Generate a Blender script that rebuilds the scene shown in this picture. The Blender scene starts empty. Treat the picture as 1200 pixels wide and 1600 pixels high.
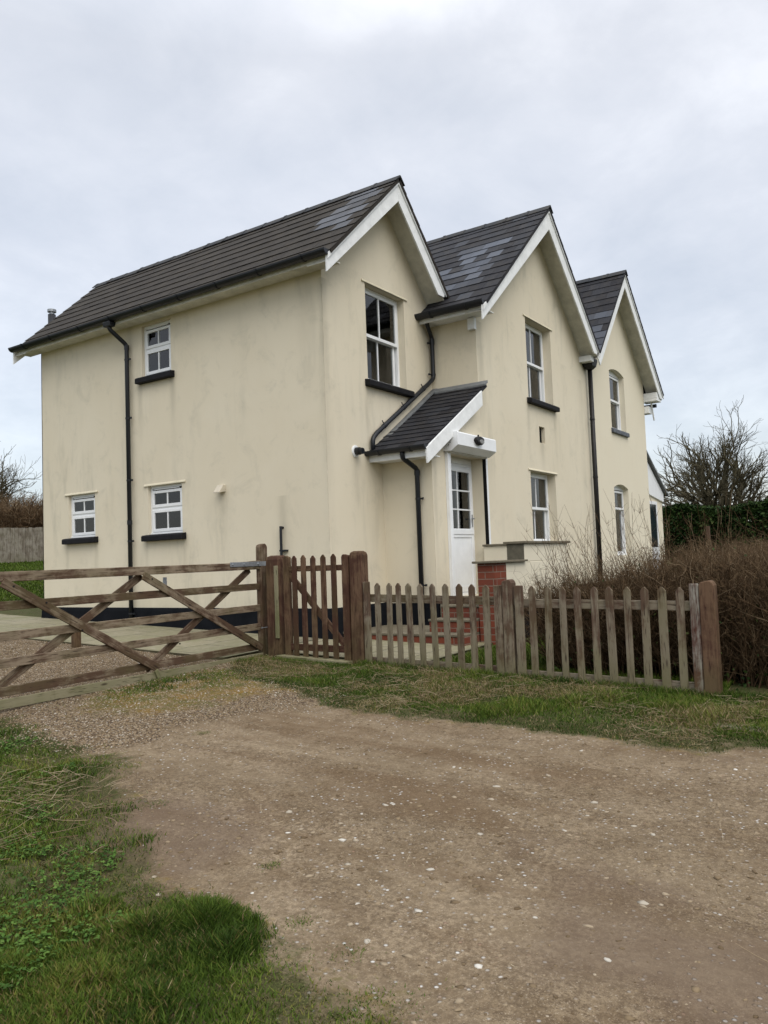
import bpy, bmesh, math, random
import numpy as np
from mathutils import Vector, Matrix, noise as mnoise
R_ = math.radians
random.seed(7); rng = np.random.default_rng(11)
scn = bpy.context.scene
COL = scn.collection

# ------------------------------------------------------------------ camera
YAW, PITCH, ROLL, FPX = -0.975, 0.060, -0.037, 1241.4
CAM = Vector((-8.571, -6.723, 1.35))
cd = bpy.data.cameras.new('camera'); cam = bpy.data.objects.new('camera', cd); COL.objects.link(cam)
fw = Vector((-math.sin(YAW)*math.cos(PITCH), math.cos(YAW)*math.cos(PITCH), math.sin(PITCH)))
rt = Vector((math.cos(YAW), math.sin(YAW), 0)); up = rt.cross(fw)
r2 = rt*math.cos(ROLL)+up*math.sin(ROLL); u2 = -rt*math.sin(ROLL)+up*math.cos(ROLL)
cam.matrix_world = Matrix(((r2.x, u2.x, -fw.x, CAM.x), (r2.y, u2.y, -fw.y, CAM.y), (r2.z, u2.z, -fw.z, CAM.z), (0, 0, 0, 1)))
cd.sensor_fit = 'VERTICAL'; cd.sensor_height = 36; cd.sensor_width = 27; cd.lens = FPX/1600*36
cd.clip_start = .05; cd.clip_end = 2000
scn.camera = cam

# ------------------------------------------------------------------ light
SUN_EL, SUN_AZ = 48, 215           # degrees; azimuth clockwise from +Y
SUN_STR, SKY_STR, CLOUD_STR, EXPO = 1.5, .05, .93, 0.28
w = bpy.data.worlds.new('World'); scn.world = w; w.use_nodes = True
nt = w.node_tree; nt.nodes.clear(); N = nt.nodes.new; L = nt.links.new
out = N('ShaderNodeOutputWorld'); add = N('ShaderNodeAddShader'); L(add.outputs[0], out.inputs[0])
bg = N('ShaderNodeBackground'); sky = N('ShaderNodeTexSky'); sky.sky_type = 'NISHITA'; sky.sun_disc = False
sky.sun_elevation = R_(SUN_EL); sky.sun_rotation = R_(SUN_AZ)
L(sky.outputs[0], bg.inputs[0]); bg.inputs[1].default_value = SKY_STR; L(bg.outputs[0], add.inputs[0])
bg2 = N('ShaderNodeBackground'); L(bg2.outputs[0], add.inputs[1])
tc = N('ShaderNodeTexCoord'); sep = N('ShaderNodeSeparateXYZ'); L(tc.outputs['Generated'], sep.inputs[0])
def wm(op, a, b=None, clamp=False):
    n = N('ShaderNodeMath'); n.operation = op; n.use_clamp = clamp
    for i, v in enumerate((a, b)):
        if v is None: continue
        if isinstance(v, (int, float)): n.inputs[i].default_value = v
        else: L(v, n.inputs[i])
    return n.outputs[0]
zz = wm('ADD', wm('MAXIMUM', sep.outputs[2], 0.0), .28)
cx = wm('DIVIDE', sep.outputs[0], zz); cy = wm('DIVIDE', sep.outputs[1], zz)
comb = N('ShaderNodeCombineXYZ'); L(cx, comb.inputs[0]); L(cy, comb.inputs[1])
n1 = N('ShaderNodeTexNoise'); n1.inputs['Scale'].default_value = 1.5; n1.inputs['Detail'].default_value = 7; n1.inputs['Roughness'].default_value = .5; n1.inputs['Distortion'].default_value = .35
L(comb.outputs[0], n1.inputs['Vector'])
n2 = N('ShaderNodeTexNoise'); n2.inputs['Scale'].default_value = 4.5; n2.inputs['Detail'].default_value = 8; n2.inputs['Roughness'].default_value = .6; n2.inputs['Distortion'].default_value = .25; L(comb.outputs[0], n2.inputs['Vector'])
cr = N('ShaderNodeValToRGB'); L(wm('ADD', wm('MULTIPLY', n1.outputs['Fac'], .6), wm('MULTIPLY', n2.outputs['Fac'], .4)), cr.inputs[0])
cr.color_ramp.elements[0].position = .36; cr.color_ramp.elements[0].color = (.55, .56, .58, 1)
cr.color_ramp.elements[1].position = .62; cr.color_ramp.elements[1].color = (.78, .775, .775, 1)
e = cr.color_ramp.elements.new(.5); e.color = (.65, .65, .66, 1)
L(cr.outputs[0], bg2.inputs[0])
# an overcast sky is brightest overhead
el = wm('MAXIMUM', wm('SUBTRACT', sep.outputs[2], .55), 0.0)
hz_ = wm('ADD', .62*CLOUD_STR, wm('MULTIPLY', wm('MINIMUM', wm('MAXIMUM', sep.outputs[2], 0.0), .45), .75*CLOUD_STR))
L(wm('ADD', wm('MULTIPLY', el, 3.9*CLOUD_STR), hz_), bg2.inputs[1])
sd = bpy.data.lights.new('sun', 'SUN'); sd.energy = SUN_STR; sd.angle = R_(50); sd.color = (1, .93, .83)
sun = bpy.data.objects.new('sun', sd); COL.objects.link(sun)
az, elv = R_(SUN_AZ), R_(SUN_EL)
sv = Vector((math.sin(az)*math.cos(elv), math.cos(az)*math.cos(elv), math.sin(elv)))
sun.rotation_euler = sv.to_track_quat('Z', 'Y').to_euler()
vs = scn.view_settings; vs.view_transform = 'Standard'; vs.look = 'None'; vs.gamma = 1; vs.exposure = EXPO; vs.use_curve_mapping = False

# ------------------------------------------------------------------ helpers
def setp(o, label=None, cat=None, group=None, kind=None):
    if label: o['label'] = label
    if cat: o['category'] = cat
    if group: o['group'] = group
    if kind: o['kind'] = kind
    return o
def empty(name, loc=(0, 0, 0), rz=0, label=None, cat=None, group=None):
    o = bpy.data.objects.new(name, None); COL.objects.link(o); o.location = loc; o.rotation_euler = (0, 0, rz); o.empty_display_size = .1
    return setp(o, label, cat, group)
class MB:
    def __init__(s): s.v = []; s.f = []; s.t = []; s.tone = 0.
    def add(s, vs, fs, tone=None):
        b = len(s.v); s.v += [tuple(v) for v in vs]; s.f += [tuple(b+i for i in f) for f in fs]; s.t += [s.tone if tone is None else tone]*len(fs)
    def box(s, x0, x1, y0, y1, z0, z1, M=None):
        vs = [Vector(p) for p in ((x0, y0, z0), (x1, y0, z0), (x1, y1, z0), (x0, y1, z0), (x0, y0, z1), (x1, y0, z1), (x1, y1, z1), (x0, y1, z1))]
        if M: vs = [M@v for v in vs]
        s.add(vs, [(0, 3, 2, 1), (4, 5, 6, 7), (0, 1, 5, 4), (1, 2, 6, 5), (2, 3, 7, 6), (3, 0, 4, 7)])
    def prism(s, pts, a, b, ax='y'):
        # polygon pts (p,q) in the plane across ax, extruded a..b
        def mk(p, q, c): return {'y': (p, c, q), 'x': (c, p, q), 'z': (p, q, c)}[ax]
        n = len(pts); vs = [mk(p, q, a) for p, q in pts]+[mk(p, q, b) for p, q in pts]
        s.add(vs, [tuple(range(n)), tuple(range(2*n-1, n-1, -1))]+[(i, i+n, (i+1) % n+n, (i+1) % n) for i in range(n)])
    def tube(s, path, r, seg=10, closed_ends=True):
        path = [Vector(p) for p in path]; rings = []
        for i, p in enumerate(path):
            d = (path[min(i+1, len(path)-1)]-path[max(i-1, 0)]).normalized()
            a = d.orthogonal().normalized() if i == 0 else (rings[-1][1]-d*rings[-1][1].dot(d)).normalized()
            rings.append((p, a, d.cross(a)))
        vs = []; rr = r if isinstance(r, (list, tuple)) else [r]*len(path)
        for (p, a, b), q in zip(rings, rr):
            vs += [p+(a*math.cos(2*math.pi*k/seg)+b*math.sin(2*math.pi*k/seg))*q for k in range(seg)]
        fs = [(i*seg+k, i*seg+(k+1) % seg, (i+1)*seg+(k+1) % seg, (i+1)*seg+k) for i in range(len(path)-1) for k in range(seg)]
        if closed_ends: fs += [tuple(range(seg-1, -1, -1)), tuple((len(path)-1)*seg+k for k in range(seg))]
        s.add(vs, fs)
    def build(s, name, mat, parent=None, bevel=0, smooth=False, loc=None, rot=None, seg=2):
        me = bpy.data.meshes.new(name); me.from_pydata(s.v, [], s.f)
        bm = bmesh.new(); bm.from_mesh(me); bmesh.ops.recalc_face_normals(bm, faces=bm.faces); bm.to_mesh(me); bm.free()
        if any(s.t):
            at = me.attributes.new('tone', 'FLOAT', 'FACE'); at.data.foreach_set('value', s.t)
        for m in (mat if isinstance(mat, (list, tuple)) else [mat]): me.materials.append(m)
        o = bpy.data.objects.new(name, me); COL.objects.link(o)
        if parent: o.parent = parent
        if loc: o.location = loc
        if rot: o.rotation_euler = rot
        if bevel:
            b = o.modifiers.new('b', 'BEVEL'); b.width = bevel; b.segments = seg; b.limit_method = 'ANGLE'; b.angle_limit = R_(40)
        if smooth: me.polygons.foreach_set('use_smooth', [True]*len(me.polygons))
        return o
def np_obj(name, V, F, mat, parent=None, attrs=None, smooth=False):
    V = np.asarray(V, np.float32); F = np.asarray(F, np.int32); k = F.shape[1]
    me = bpy.data.meshes.new(name); me.vertices.add(len(V)); me.vertices.foreach_set('co', V.ravel())
    me.loops.add(F.size); me.loops.foreach_set('vertex_index', F.ravel())
    me.polygons.add(len(F)); me.polygons.foreach_set('loop_start', np.arange(0, F.size, k, dtype=np.int32))
    try: me.polygons.foreach_set('loop_total', np.full(len(F), k, np.int32))
    except Exception: pass
    if smooth: me.polygons.foreach_set('use_smooth', np.ones(len(F), bool))
    me.update(calc_edges=True)
    for n, a in (attrs or {}).items():
        at = me.attributes.new(n, 'FLOAT', 'POINT'); at.data.foreach_set('value', np.asarray(a, np.float32))
    for m in (mat if isinstance(mat, (list, tuple)) else [mat]): me.materials.append(m)
    o = bpy.data.objects.new(name, me); COL.objects.link(o)
    if parent: o.parent = parent
    return o

# ------------------------------------------------------------------ materials
class NT:
    def __init__(s, name, rough=.8, spec=.3):
        s.m = bpy.data.materials.new(name); s.m.use_nodes = True; s.t = s.m.node_tree
        s.b = s.t.nodes['Principled BSDF']; s.b.inputs['Roughness'].default_value = rough; s.b.inputs['Specular IOR Level'].default_value = spec
        s.co = None
    def n(s, typ): return s.t.nodes.new(typ)
    def l(s, a, b): s.t.links.new(a, b)
    def coord(s, scale=(1, 1, 1), obj=True, rnd=False):
        t = s.n('ShaderNodeTexCoord'); mp = s.n('ShaderNodeMapping'); mp.inputs['Scale'].default_value = scale
        src = t.outputs['Object']
        if not obj:
            g = s.n('ShaderNodeNewGeometry'); src = g.outputs['Position']
        s.l(src, mp.inputs['Vector'])
        if rnd:
            oi = s.n('ShaderNodeObjectInfo'); mu = s.n('ShaderNodeMath'); mu.operation = 'MULTIPLY'; mu.inputs[1].default_value = 57.
            s.l(oi.outputs['Random'], mu.inputs[0]); s.l(mu.outputs[0], mp.inputs['Location'])
        return mp.outputs[0]
    def noise(s, vec, scale, detail=4, rough=.55, dist=0):
        n = s.n('ShaderNodeTexNoise'); s.l(vec, n.inputs['Vector']); n.inputs['Scale'].default_value = scale; n.inputs['Detail'].default_value = detail
        n.inputs['Roughness'].default_value = rough; n.inputs['Distortion'].default_value = dist; return n.outputs['Fac']
    def vor(s, vec, scale, feat='F1', out='Distance'):
        n = s.n('ShaderNodeTexVoronoi'); s.l(vec, n.inputs['Vector']); n.inputs['Scale'].default_value = scale; n.feature = feat; return n.outputs[out]
    def ramp(s, f, stops):
        r = s.n('ShaderNodeValToRGB'); s.l(f, r.inputs[0]); e = r.color_ramp.elements
        while len(e) < len(stops): e.new(.5)
        for i, (p, c) in enumerate(stops):
            e[i].position = p; e[i].color = (*c, 1) if isinstance(c, tuple) else (c, c, c, 1)
        return r.outputs[0]
    def mix(s, f, a, b, mode='MIX'):
        m = s.n('ShaderNodeMix'); m.data_type = 'RGBA'; m.blend_type = mode
        for i, v in ((0, f), (6, a), (7, b)):
            if hasattr(v, 'is_linked'): s.l(v, m.inputs[i])
            elif i == 0: m.inputs[0].default_value = v
            else: m.inputs[i].default_value = (*v, 1)
        return m.outputs[2]
    def math(s, op, a, b=0., clamp=False):
        m = s.n('ShaderNodeMath'); m.operation = op; m.use_clamp = clamp
        for i, v in enumerate((a, b)):
            if hasattr(v, 'is_linked'): s.l(v, m.inputs[i])
            else: m.inputs[i].default_value = v
        return m.outputs[0]
    def attr(s, name):
        a = s.n('ShaderNodeAttribute'); a.attribute_name = name; return a.outputs['Fac']
    def base(s, c):
        if hasattr(c, 'is_linked'): s.l(c, s.b.inputs['Base Color'])
        else: s.b.inputs['Base Color'].default_value = (*c, 1)
        return s
    def bump(s, h, strength=.3, dist=.01):
        b = s.n('ShaderNodeBump'); b.inputs['Strength'].default_value = strength; b.inputs['Distance'].default_value = dist
        s.l(h, b.inputs['Height']); s.l(b.outputs[0], s.b.inputs['Normal']); return s

def m_render(name, c0, c1, c2, grime=1.):
    k = NT(name, .9, .15); g = k.coord()
    big = k.noise(g, .8, 5, .6, .4); streak = k.noise(k.coord((3.2, 3.2, .6)), 1.3, 6, .65, .3); fine = k.noise(g, 9, 4, .6)
    a = k.ramp(big, [(.3, 0.), (.7, 1.)]); c = k.mix(a, c0, c1)
    st = k.math('MULTIPLY', k.ramp(streak, [(.50, 0.), (.76, 1.)]), k.ramp(k.noise(g, .55, 3), [(.42, 0.), (.62, 1.)]))
    c = k.mix(k.math('MULTIPLY', st, .6*grime), c, c2)
    bl = k.math('MULTIPLY', k.ramp(k.noise(g, 2.3, 7, .75, .6), [(.53, 0.), (.72, 1.)]), .33*grime); c = k.mix(bl, c, c2)
    sp = k.ramp(k.noise(k.coord((26, 26, 9)), 1, 4), [(.62, 0.), (.74, 1.)]); c = k.mix(k.math('MULTIPLY', k.math('MULTIPLY', sp, bl), 1.2*grime), c, (.22, .2, .15))
    # green-grey splash band just above the plinth
    sx = k.n('ShaderNodeSeparateXYZ'); k.l(g, sx.inputs[0])
    low = k.math('MULTIPLY', k.ramp(k.math('ADD', k.math('MULTIPLY', sx.outputs[2], .5), k.math('MULTIPLY', k.noise(k.coord((3, 3, 1)), 1.5, 3), .35)), [(.48, 1.), (.68, 0.)]), .28*grime)
    c = k.mix(low, c, (.40, .39, .28))
    if grime > .5:          # run-off streaks under sill ends, the cowl, the air brick, and a crack by the corner; u = x - y unrolls the walls
        u = k.math('ADD', k.math('SUBTRACT', sx.outputs[0], sx.outputs[1]), k.math('MULTIPLY', k.math('SUBTRACT', k.noise(g, 2.5, 4), .5), .09)); zz_ = k.math('ADD', sx.outputs[2], k.math('MULTIPLY', k.noise(g, 3, 3), .3)); acc = None
        for u0, wd, zt_, zb_, am in ((-3.10, .07, 4.45, 3.3, .5), (-3.88, .06, 4.45, 3.5, .45), (-5.12, .05, 1.85, 1.1, .45), (-5.95, .05, 1.85, 1.2, .4), (-2.90, .06, 1.85, 1.0, .5), (-3.80, .05, 1.85, 1.1, .4), (-2.03, .10, 2.55, 1.5, .4), (-4.13, .09, 5.4, .8, .35), (-.85, .08, 2.3, .9, .35), (.02, .10, 5.3, 1.2, .5), (-.25, .18, 5.5, 3.6, .35), (.0, .008, 5.2, .8, .9),
                                 (1.02, .06, 4.0, 3.0, .4), (2.22, .07, 4.0, 3.2, .45), (2.75, .10, 5.2, 4.2, .4), (.66, .09, 2.95, 2.0, .35), (5.76, .06, 4.2, 3.2, .45), (7.05, .07, 4.2, 3.0, .45), (6.35, .10, 3.5, 2.9, .5), (5.9, .08, 2.9, 1.9, .3), (8.55, .12, 5.0, 2.0, .35), (3.95, .12, 5.2, 3.6, .35), (2.3, .05, 2.8, .8, .4)):
            q = k.math('DIVIDE', k.math('SUBTRACT', u, u0), wd); ga = k.math('EXPONENT', k.math('MULTIPLY', k.math('MULTIPLY', q, q), -1.))
            fz = k.n('ShaderNodeMapRange'); k.l(zz_, fz.inputs[0]); fz.inputs[1].default_value = zb_; fz.inputs[2].default_value = zt_; fz.inputs[3].default_value = 0; fz.inputs[4].default_value = 1; fz.clamp = True
            cut = k.math('LESS_THAN', sx.outputs[2], zt_+.02); v = k.math('MULTIPLY', k.math('MULTIPLY', ga, fz.outputs[0]), k.math('MULTIPLY', cut, am)); acc = v if acc is None else k.math('MAXIMUM', acc, v)
        acc = k.math('MULTIPLY', acc, k.ramp(streak, [(.30, .25), (.60, 1.)])); c = k.mix(acc, c, (.27, .25, .19))
    k.base(c); k.bump(k.math('ADD', k.math('MULTIPLY', fine, .3), k.noise(g, 60, 3)), .25, .003); return k.m
M = {}
M['render'] = m_render('cream_render', (.625, .565, .435), (.655, .60, .475), (.38, .36, .285))
M['render_clean'] = m_render('cream_render_fresh', (.665, .61, .48), (.68, .63, .50), (.5, .47, .38), .35)
def m_plain(name, c, rough=.5, spec=.4, var=.08, sc=6, bump=0., c2=None):
    k = NT(name, rough, spec); g = k.coord(rnd=True); f = k.noise(g, sc, 5, .65)
    d = c2 or tuple(x*(1-var*2.5) for x in c)
    k.base(k.mix(k.ramp(f, [(.35, 0.), (.72, 1.)]), c, d))
    if bump: k.bump(k.noise(g, sc*6, 3), bump, .004)
    return k.m
M['plinth'] = m_plain('black_masonry_paint', (.006, .007, .009), .9, .05, .1, 3, .3, (.012, .013, .016))
M['sill'] = m_plain('black_sill_paint', (.007, .007, .009), .7, .15, .1, 8, .3, (.016, .016, .017))
M['sill_grey'] = m_plain('worn_grey_sill', (.05, .06, .075), .7, .3, .1, 14, .4, (.16, .17, .19))
M['white'] = m_plain('white_pvc', (.77, .79, .80), .35, .5, .04, 5)
M['board'] = m_plain('white_painted_board', (.78, .80, .80), .6, .3, .07, 7, .15)
M['soffit'] = m_plain('soffit_board', (.66, .65, .58), .7, .2, .12, 5, .2)
M['gutter'] = m_plain('black_gutter_plastic', (.009, .011, .015), .42, .4, .1, 4)
M['iron'] = m_plain('black_iron', (.007, .006, .006), .5, .35, .1, 10, .2)
M['lead'] = m_plain('lead_flashing', (.16, .17, .175), .65, .4, .12, 9, .3)
M['dark'] = m_plain('dark_interior', (.10, .09, .075), .9, .1)
M['void'] = m_plain('dark_recess', (.01, .01, .01), .9, .1)
M['curtain'] = m_plain('beige_curtain', (.55, .50, .38), .9, .1, .1, 4)
M['metal'] = m_plain('galvanised_metal', (.33, .35, .37), .45, .5, .12, 20)
M['metal'].node_tree.nodes['Principled BSDF'].inputs['Metallic'].default_value = .6
M['cap'] = m_plain('grey_concrete', (.165, .145, .105), .9, .1, .15, 9, .5)
M['cap_dark'] = m_plain('grey_cement_end', (.12, .11, .082), .9, .15, .15, 12, .5)
def m_glass():
    k = NT('window_glass'); t = k.t; o = t.nodes['Material Output']
    tr = k.n('ShaderNodeBsdfTransparent'); tr.inputs[0].default_value = (.82, .86, .86, 1); gl = k.n('ShaderNodeBsdfGlossy'); gl.inputs['Roughness'].default_value = .015
    fr = k.n('ShaderNodeFresnel'); fr.inputs[0].default_value = 1.75; mx = k.n('ShaderNodeMixShader')
    k.l(fr.outputs[0], mx.inputs[0]); k.l(tr.outputs[0], mx.inputs[1]); k.l(gl.outputs[0], mx.inputs[2]); k.l(mx.outputs[0], o.inputs[0]); t.nodes.remove(k.b); return k.m
M['glass'] = m_glass()
def m_slate(name, a, b, c, lich=.5):
    k = NT(name, .75, .12); g = k.coord(); t = k.attr('tone')
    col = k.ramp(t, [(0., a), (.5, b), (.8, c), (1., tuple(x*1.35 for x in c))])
    f = k.noise(g, 5, 6, .7); col = k.mix(k.ramp(f, [(.45, 0.), (.75, lich)]), col, (.085, .070, .048))
    sp = k.ramp(k.noise(g, 22, 3), [(.66, 0.), (.74, 1.)]); col = k.mix(k.math('MULTIPLY', sp, lich*.8), col, (.16, .13, .085))
    k.base(col); k.bump(k.noise(g, 30, 4), .4, .004); return k.m
M['slate_old'] = m_slate('grey_brown_slate', (.023, .020, .017), (.036, .032, .027), (.082, .088, .10), .35)
M['slate'] = m_slate('blue_grey_slate', (.017, .017, .020), (.034, .036, .042), (.080, .090, .11), .25)
M['ridge'] = m_slate('ridge_tile_clay', (.03, .034, .04), (.05, .052, .055), (.13, .065, .04), .55)
def m_wood(name, stain, bare, green, amt=.5, gr=.35, ax='z', rise=0):
    k = NT(name, .85, .2); s = {'z': (14, 14, 1.1), 'x': (1.1, 14, 14)}[ax]; g = k.coord(s, rnd=True); h = k.coord(rnd=True)
    grain = k.noise(g, 2.2, 6, .65, .6); patch = k.noise(h, 3.5, 5, .65, .5)
    p = k.math('ADD', k.math('MULTIPLY', grain, .5), k.math('MULTIPLY', patch, .6))
    zc = k.n('ShaderNodeSeparateXYZ'); k.l(k.n('ShaderNodeTexCoord').outputs['Object'], zc.inputs[0]); zc = zc.outputs[2 if ax == 'z' else 1]
    if rise: p = k.math('ADD', p, k.math('MULTIPLY', k.math('SUBTRACT', zc, .42), rise))
    oi = k.n('ShaderNodeObjectInfo'); p = k.math('ADD', p, k.math('MULTIPLY', k.math('SUBTRACT', oi.outputs['Random'], .5), .12))
    c = k.mix(k.ramp(p, [(amt, 0.), (amt+.13, 1.)]), bare, stain)
    c = k.mix(k.math('MULTIPLY', k.ramp(k.noise(h, 2.3, 3), [(.45, 0.), (.7, 1.)]), gr), c, green)
    if ax == 'z': c = k.mix(k.math('MULTIPLY', k.ramp(k.math('ADD', zc, k.math('MULTIPLY', patch, .5)), [(.28, 1.), (.62, 0.)]), .55 if rise else .35), c, green)
    crack = k.ramp(k.noise(g, 6, 3, .6), [(.30, 0.), (.42, 1.)]); c = k.mix(crack, tuple(x*.45 for x in stain), c)
    kn = k.ramp(k.vor(k.coord({'z': (9, 9, 2.4), 'x': (2.4, 9, 9)}[ax], rnd=True), 1.), [(.05, 1.), (.13, 0.)]); c = k.mix(k.math('MULTIPLY', kn, .8), c, (.03, .018, .012))
    k.base(c); k.bump(k.math('ADD', grain, k.math('MULTIPLY', crack, .6)), .55, .006); return k.m
for ax in 'zx':
    M['gate_'+ax] = m_wood('weathered_brown_gate_timber_'+ax, (.080, .048, .030), (.22, .172, .12), (.085, .085, .032), .46, .4, ax)
    M['picket_'+ax] = m_wood('grey_brown_picket_timber_'+ax, (.088, .055, .037), (.19, .16, .115), (.11, .105, .040), .53, .35, ax, .16 if ax == 'z' else 0)
    M['post_'+ax] = m_wood('dark_brown_post_timber_'+ax, (.060, .028, .018), (.125, .075, .045), (.065, .062, .022), .46, .35, ax)
    M['kick_'+ax] = m_wood('green_grey_timber_'+ax, (.13, .12, .062), (.22, .20, .125), (.095, .105, .035), .55, .6, ax)
    M['worn_'+ax] = m_wood('flaking_brown_and_grey_timber_'+ax, (.075, .032, .022), (.25, .235, .20), (.12, .115, .05), .50, .1, ax)
    M['grey_'+ax] = m_wood('silver_grey_boards_'+ax, (.125, .105, .08), (.24, .22, .18), (.12, .115, .065), .55, .3, ax)
def m_brick():
    k = NT('red_brick', .9, .15); t = k.n('ShaderNodeTexCoord'); g = t.outputs['Object']
    sx = k.n('ShaderNodeSeparateXYZ'); k.l(g, sx.inputs[0]); cb = k.n('ShaderNodeCombineXYZ')
    k.l(k.math('ADD', sx.outputs[0], sx.outputs[1]), cb.inputs[0]); k.l(sx.outputs[2], cb.inputs[1])
    b = k.n('ShaderNodeTexBrick'); k.l(cb.outputs[0], b.inputs['Vector']); b.inputs['Scale'].default_value = 1
    b.inputs['Brick Width'].default_value = .23; b.inputs['Row Height'].default_value = .088; b.inputs['Mortar Size'].default_value = .007; b.inputs['Mortar Smooth'].default_value = .3
    b.inputs['Color1'].default_value = (.19, .050, .027, 1); b.inputs['Color2'].default_value = (.14, .040, .026, 1); b.inputs['Mortar'].default_value = (.20, .15, .115, 1)
    f = k.noise(g, 12, 5, .65); c = k.mix(k.ramp(f, [(.4, 0.), (.75, .6)]), b.outputs['Color'], (.11, .05, .035)); k.base(c)
    k.bump(k.math('ADD', k.math('MULTIPLY', b.outputs['Fac'], -1.), k.math('MULTIPLY', f, .4)), .6, .006); return k.m
M['brick'] = m_brick()
def m_paving():
    k = NT('concrete_paving', .85, .25); t = k.coord(obj=False); b = k.n('ShaderNodeTexBrick'); k.l(t, b.inputs['Vector']); b.inputs['Scale'].default_value = 1; b.offset = .5
    b.inputs['Brick Width'].default_value = .6; b.inputs['Row Height'].default_value = .6; b.inputs['Mortar Size'].default_value = .009; b.inputs['Mortar Smooth'].default_value = .2
    b.inputs['Color1'].default_value = (.25, .225, .155, 1); b.inputs['Color2'].default_value = (.20, .185, .12, 1); b.inputs['Mortar'].default_value = (.05, .05, .03, 1)
    f = k.noise(t, 1.4, 6, .6); c = k.mix(k.ramp(f, [(.42, 0.), (.68, .8)]), b.outputs['Color'], (.17, .165, .085)); c = k.mix(k.ramp(k.noise(t, 14, 4), [(.5, 0.), (.8, .5)]), c, (.36, .33, .27))
    k.base(c); k.bump(k.math('ADD', k.math('MULTIPLY', b.outputs['Fac'], -1.), k.math('MULTIPLY', f, .3)), .5, .01); return k.m
M['paving'] = m_paving()
def m_soil():
    k = NT('grassy_soil', .95, .1); t = k.coord(obj=False); a = k.noise(t, 2.2, 6, .65); b = k.noise(t, 17, 5, .7); c = k.noise(t, 70, 3)
    col = k.mix(k.ramp(a, [(.36, 0.), (.66, 1.)]), (.050, .060, .020), (.058, .075, .022)); col = k.mix(k.ramp(b, [(.42, 0.), (.7, 1.)]), col, (.10, .078, .045)); col = k.mix(k.ramp(c, [(.55, 0.), (.72, .6)]), col, (.13, .125, .05))
    k.base(col); k.bump(k.math('ADD', b, c), .8, .02); return k.m
M['soil'] = m_soil()
def m_dirt():
    k = NT('compacted_dirt', .95, .08); t = k.coord(obj=False); tl = k.coord((1.5, .38, 1), obj=False)
    a = k.noise(t, .9, 6, .62, .3); b = k.noise(t, 5, 7, .68); c = k.noise(t, 38, 4, .7)
    col = k.mix(k.ramp(a, [(.35, 0.), (.65, 1.)]), (.185, .140, .088), (.285, .222, .148)); col = k.mix(k.ramp(b, [(.46, 0.), (.68, .8)]), col, (.10, .068, .036))
    col = k.mix(k.ramp(c, [(.42, .7), (.60, 0.)]), col, (.085, .060, .038)); col = k.mix(k.ramp(k.noise(t, 90, 3, .7), [(.56, 0.), (.68, .6)]), col, (.33, .27, .195)); col = k.mix(k.ramp(k.noise(t, 160, 3, .75), [(.34, .8), (.48, 0.)]), col, (.055, .039, .025)); col = k.mix(k.ramp(k.noise(k.coord((55, 32, 40), obj=False), 1, 5, .75), [(.36, .8), (.48, 0.)]), col, (.075, .053, .033)); col = k.mix(k.ramp(k.noise(t, 110, 2, .7), [(.62, 0.), (.70, .55)]), col, (.42, .36, .27)); sm_ = k.ramp(k.noise(tl, .9, 5, .6, .8), [(.47, 0.), (.64, .38)]); col = k.mix(sm_, col, k.mix(k.ramp(b, [(.4, 0.), (.66, 1.)]), (.26, .205, .138), (.18, .134, .085)))
    bnd = k.noise(tl, 1.6, 6, .65, .5); col = k.mix(k.math('MULTIPLY', k.ramp(bnd, [(.50, 0.), (.66, 1.)]), .6), col, (.105, .068, .038)); col = k.mix(k.math('MULTIPLY', k.ramp(bnd, [(.24, 1.), (.46, 0.)]), .32), col, (.31, .25, .17))
    v = k.n('ShaderNodeTexVoronoi'); k.l(t, v.inputs['Vector']); v.inputs['Scale'].default_value = 46; v.inputs['Randomness'].default_value = 1
    hs = k.n('ShaderNodeSeparateColor'); k.l(v.outputs['Color'], hs.inputs[0])
    isst = k.math('MULTIPLY', k.ramp(hs.outputs[0], [(.80, 0.), (.83, 1.)]), k.ramp(v.outputs['Distance'], [(.25, 1.), (.42, 0.)]))
    dens = k.ramp(k.noise(t, 1.5, 4), [(.36, .25), (.62, 1.)]); isst = k.math('MULTIPLY', isst, dens)
    stc = k.ramp(hs.outputs[1], [(0., (.23, .15, .10)), (.4, (.30, .26, .21)), (.75, (.40, .38, .35)), (1., (.58, .57, .54))]); col = k.mix(isst, col, stc)
    g = k.attr('gravel'); v2 = k.n('ShaderNodeTexVoronoi'); k.l(t, v2.inputs['Vector']); v2.inputs['Scale'].default_value = 62
    h2 = k.n('ShaderNodeSeparateColor'); k.l(v2.outputs['Color'], h2.inputs[0])
    gc = k.ramp(h2.outputs[0], [(0., (.15, .10, .05)), (.3, (.27, .19, .11)), (.6, (.38, .29, .185)), (.85, (.27, .225, .165)), (1., (.55, .49, .39))]); gc = k.mix(k.ramp(v2.outputs['Distance'], [(.25, 0.), (.6, 1.)]), gc, (.07, .05, .035))
    gm = k.ramp(k.math('ADD', g, k.math('MULTIPLY', k.math('SUBTRACT', k.noise(t, 6, 5, .7), .5), .9)), [(.42, 0.), (.62, 1.)]); col = k.mix(gm, col, gc)
    ms = k.attr('moss'); mm = k.ramp(k.math('ADD', ms, k.math('MULTIPLY', k.math('SUBTRACT', k.noise(t, 9, 6, .75), .5), 1.3)), [(.42, 0.), (.66, 1.)])
    mc = k.mix(k.ramp(k.noise(t, 4, 4), [(.4, 0.), (.6, 1.)]), (.10, .095, .03), (.19, .12, .03)); col = k.mix(k.math('MULTIPLY', mm, .85), col, mc)
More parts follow.
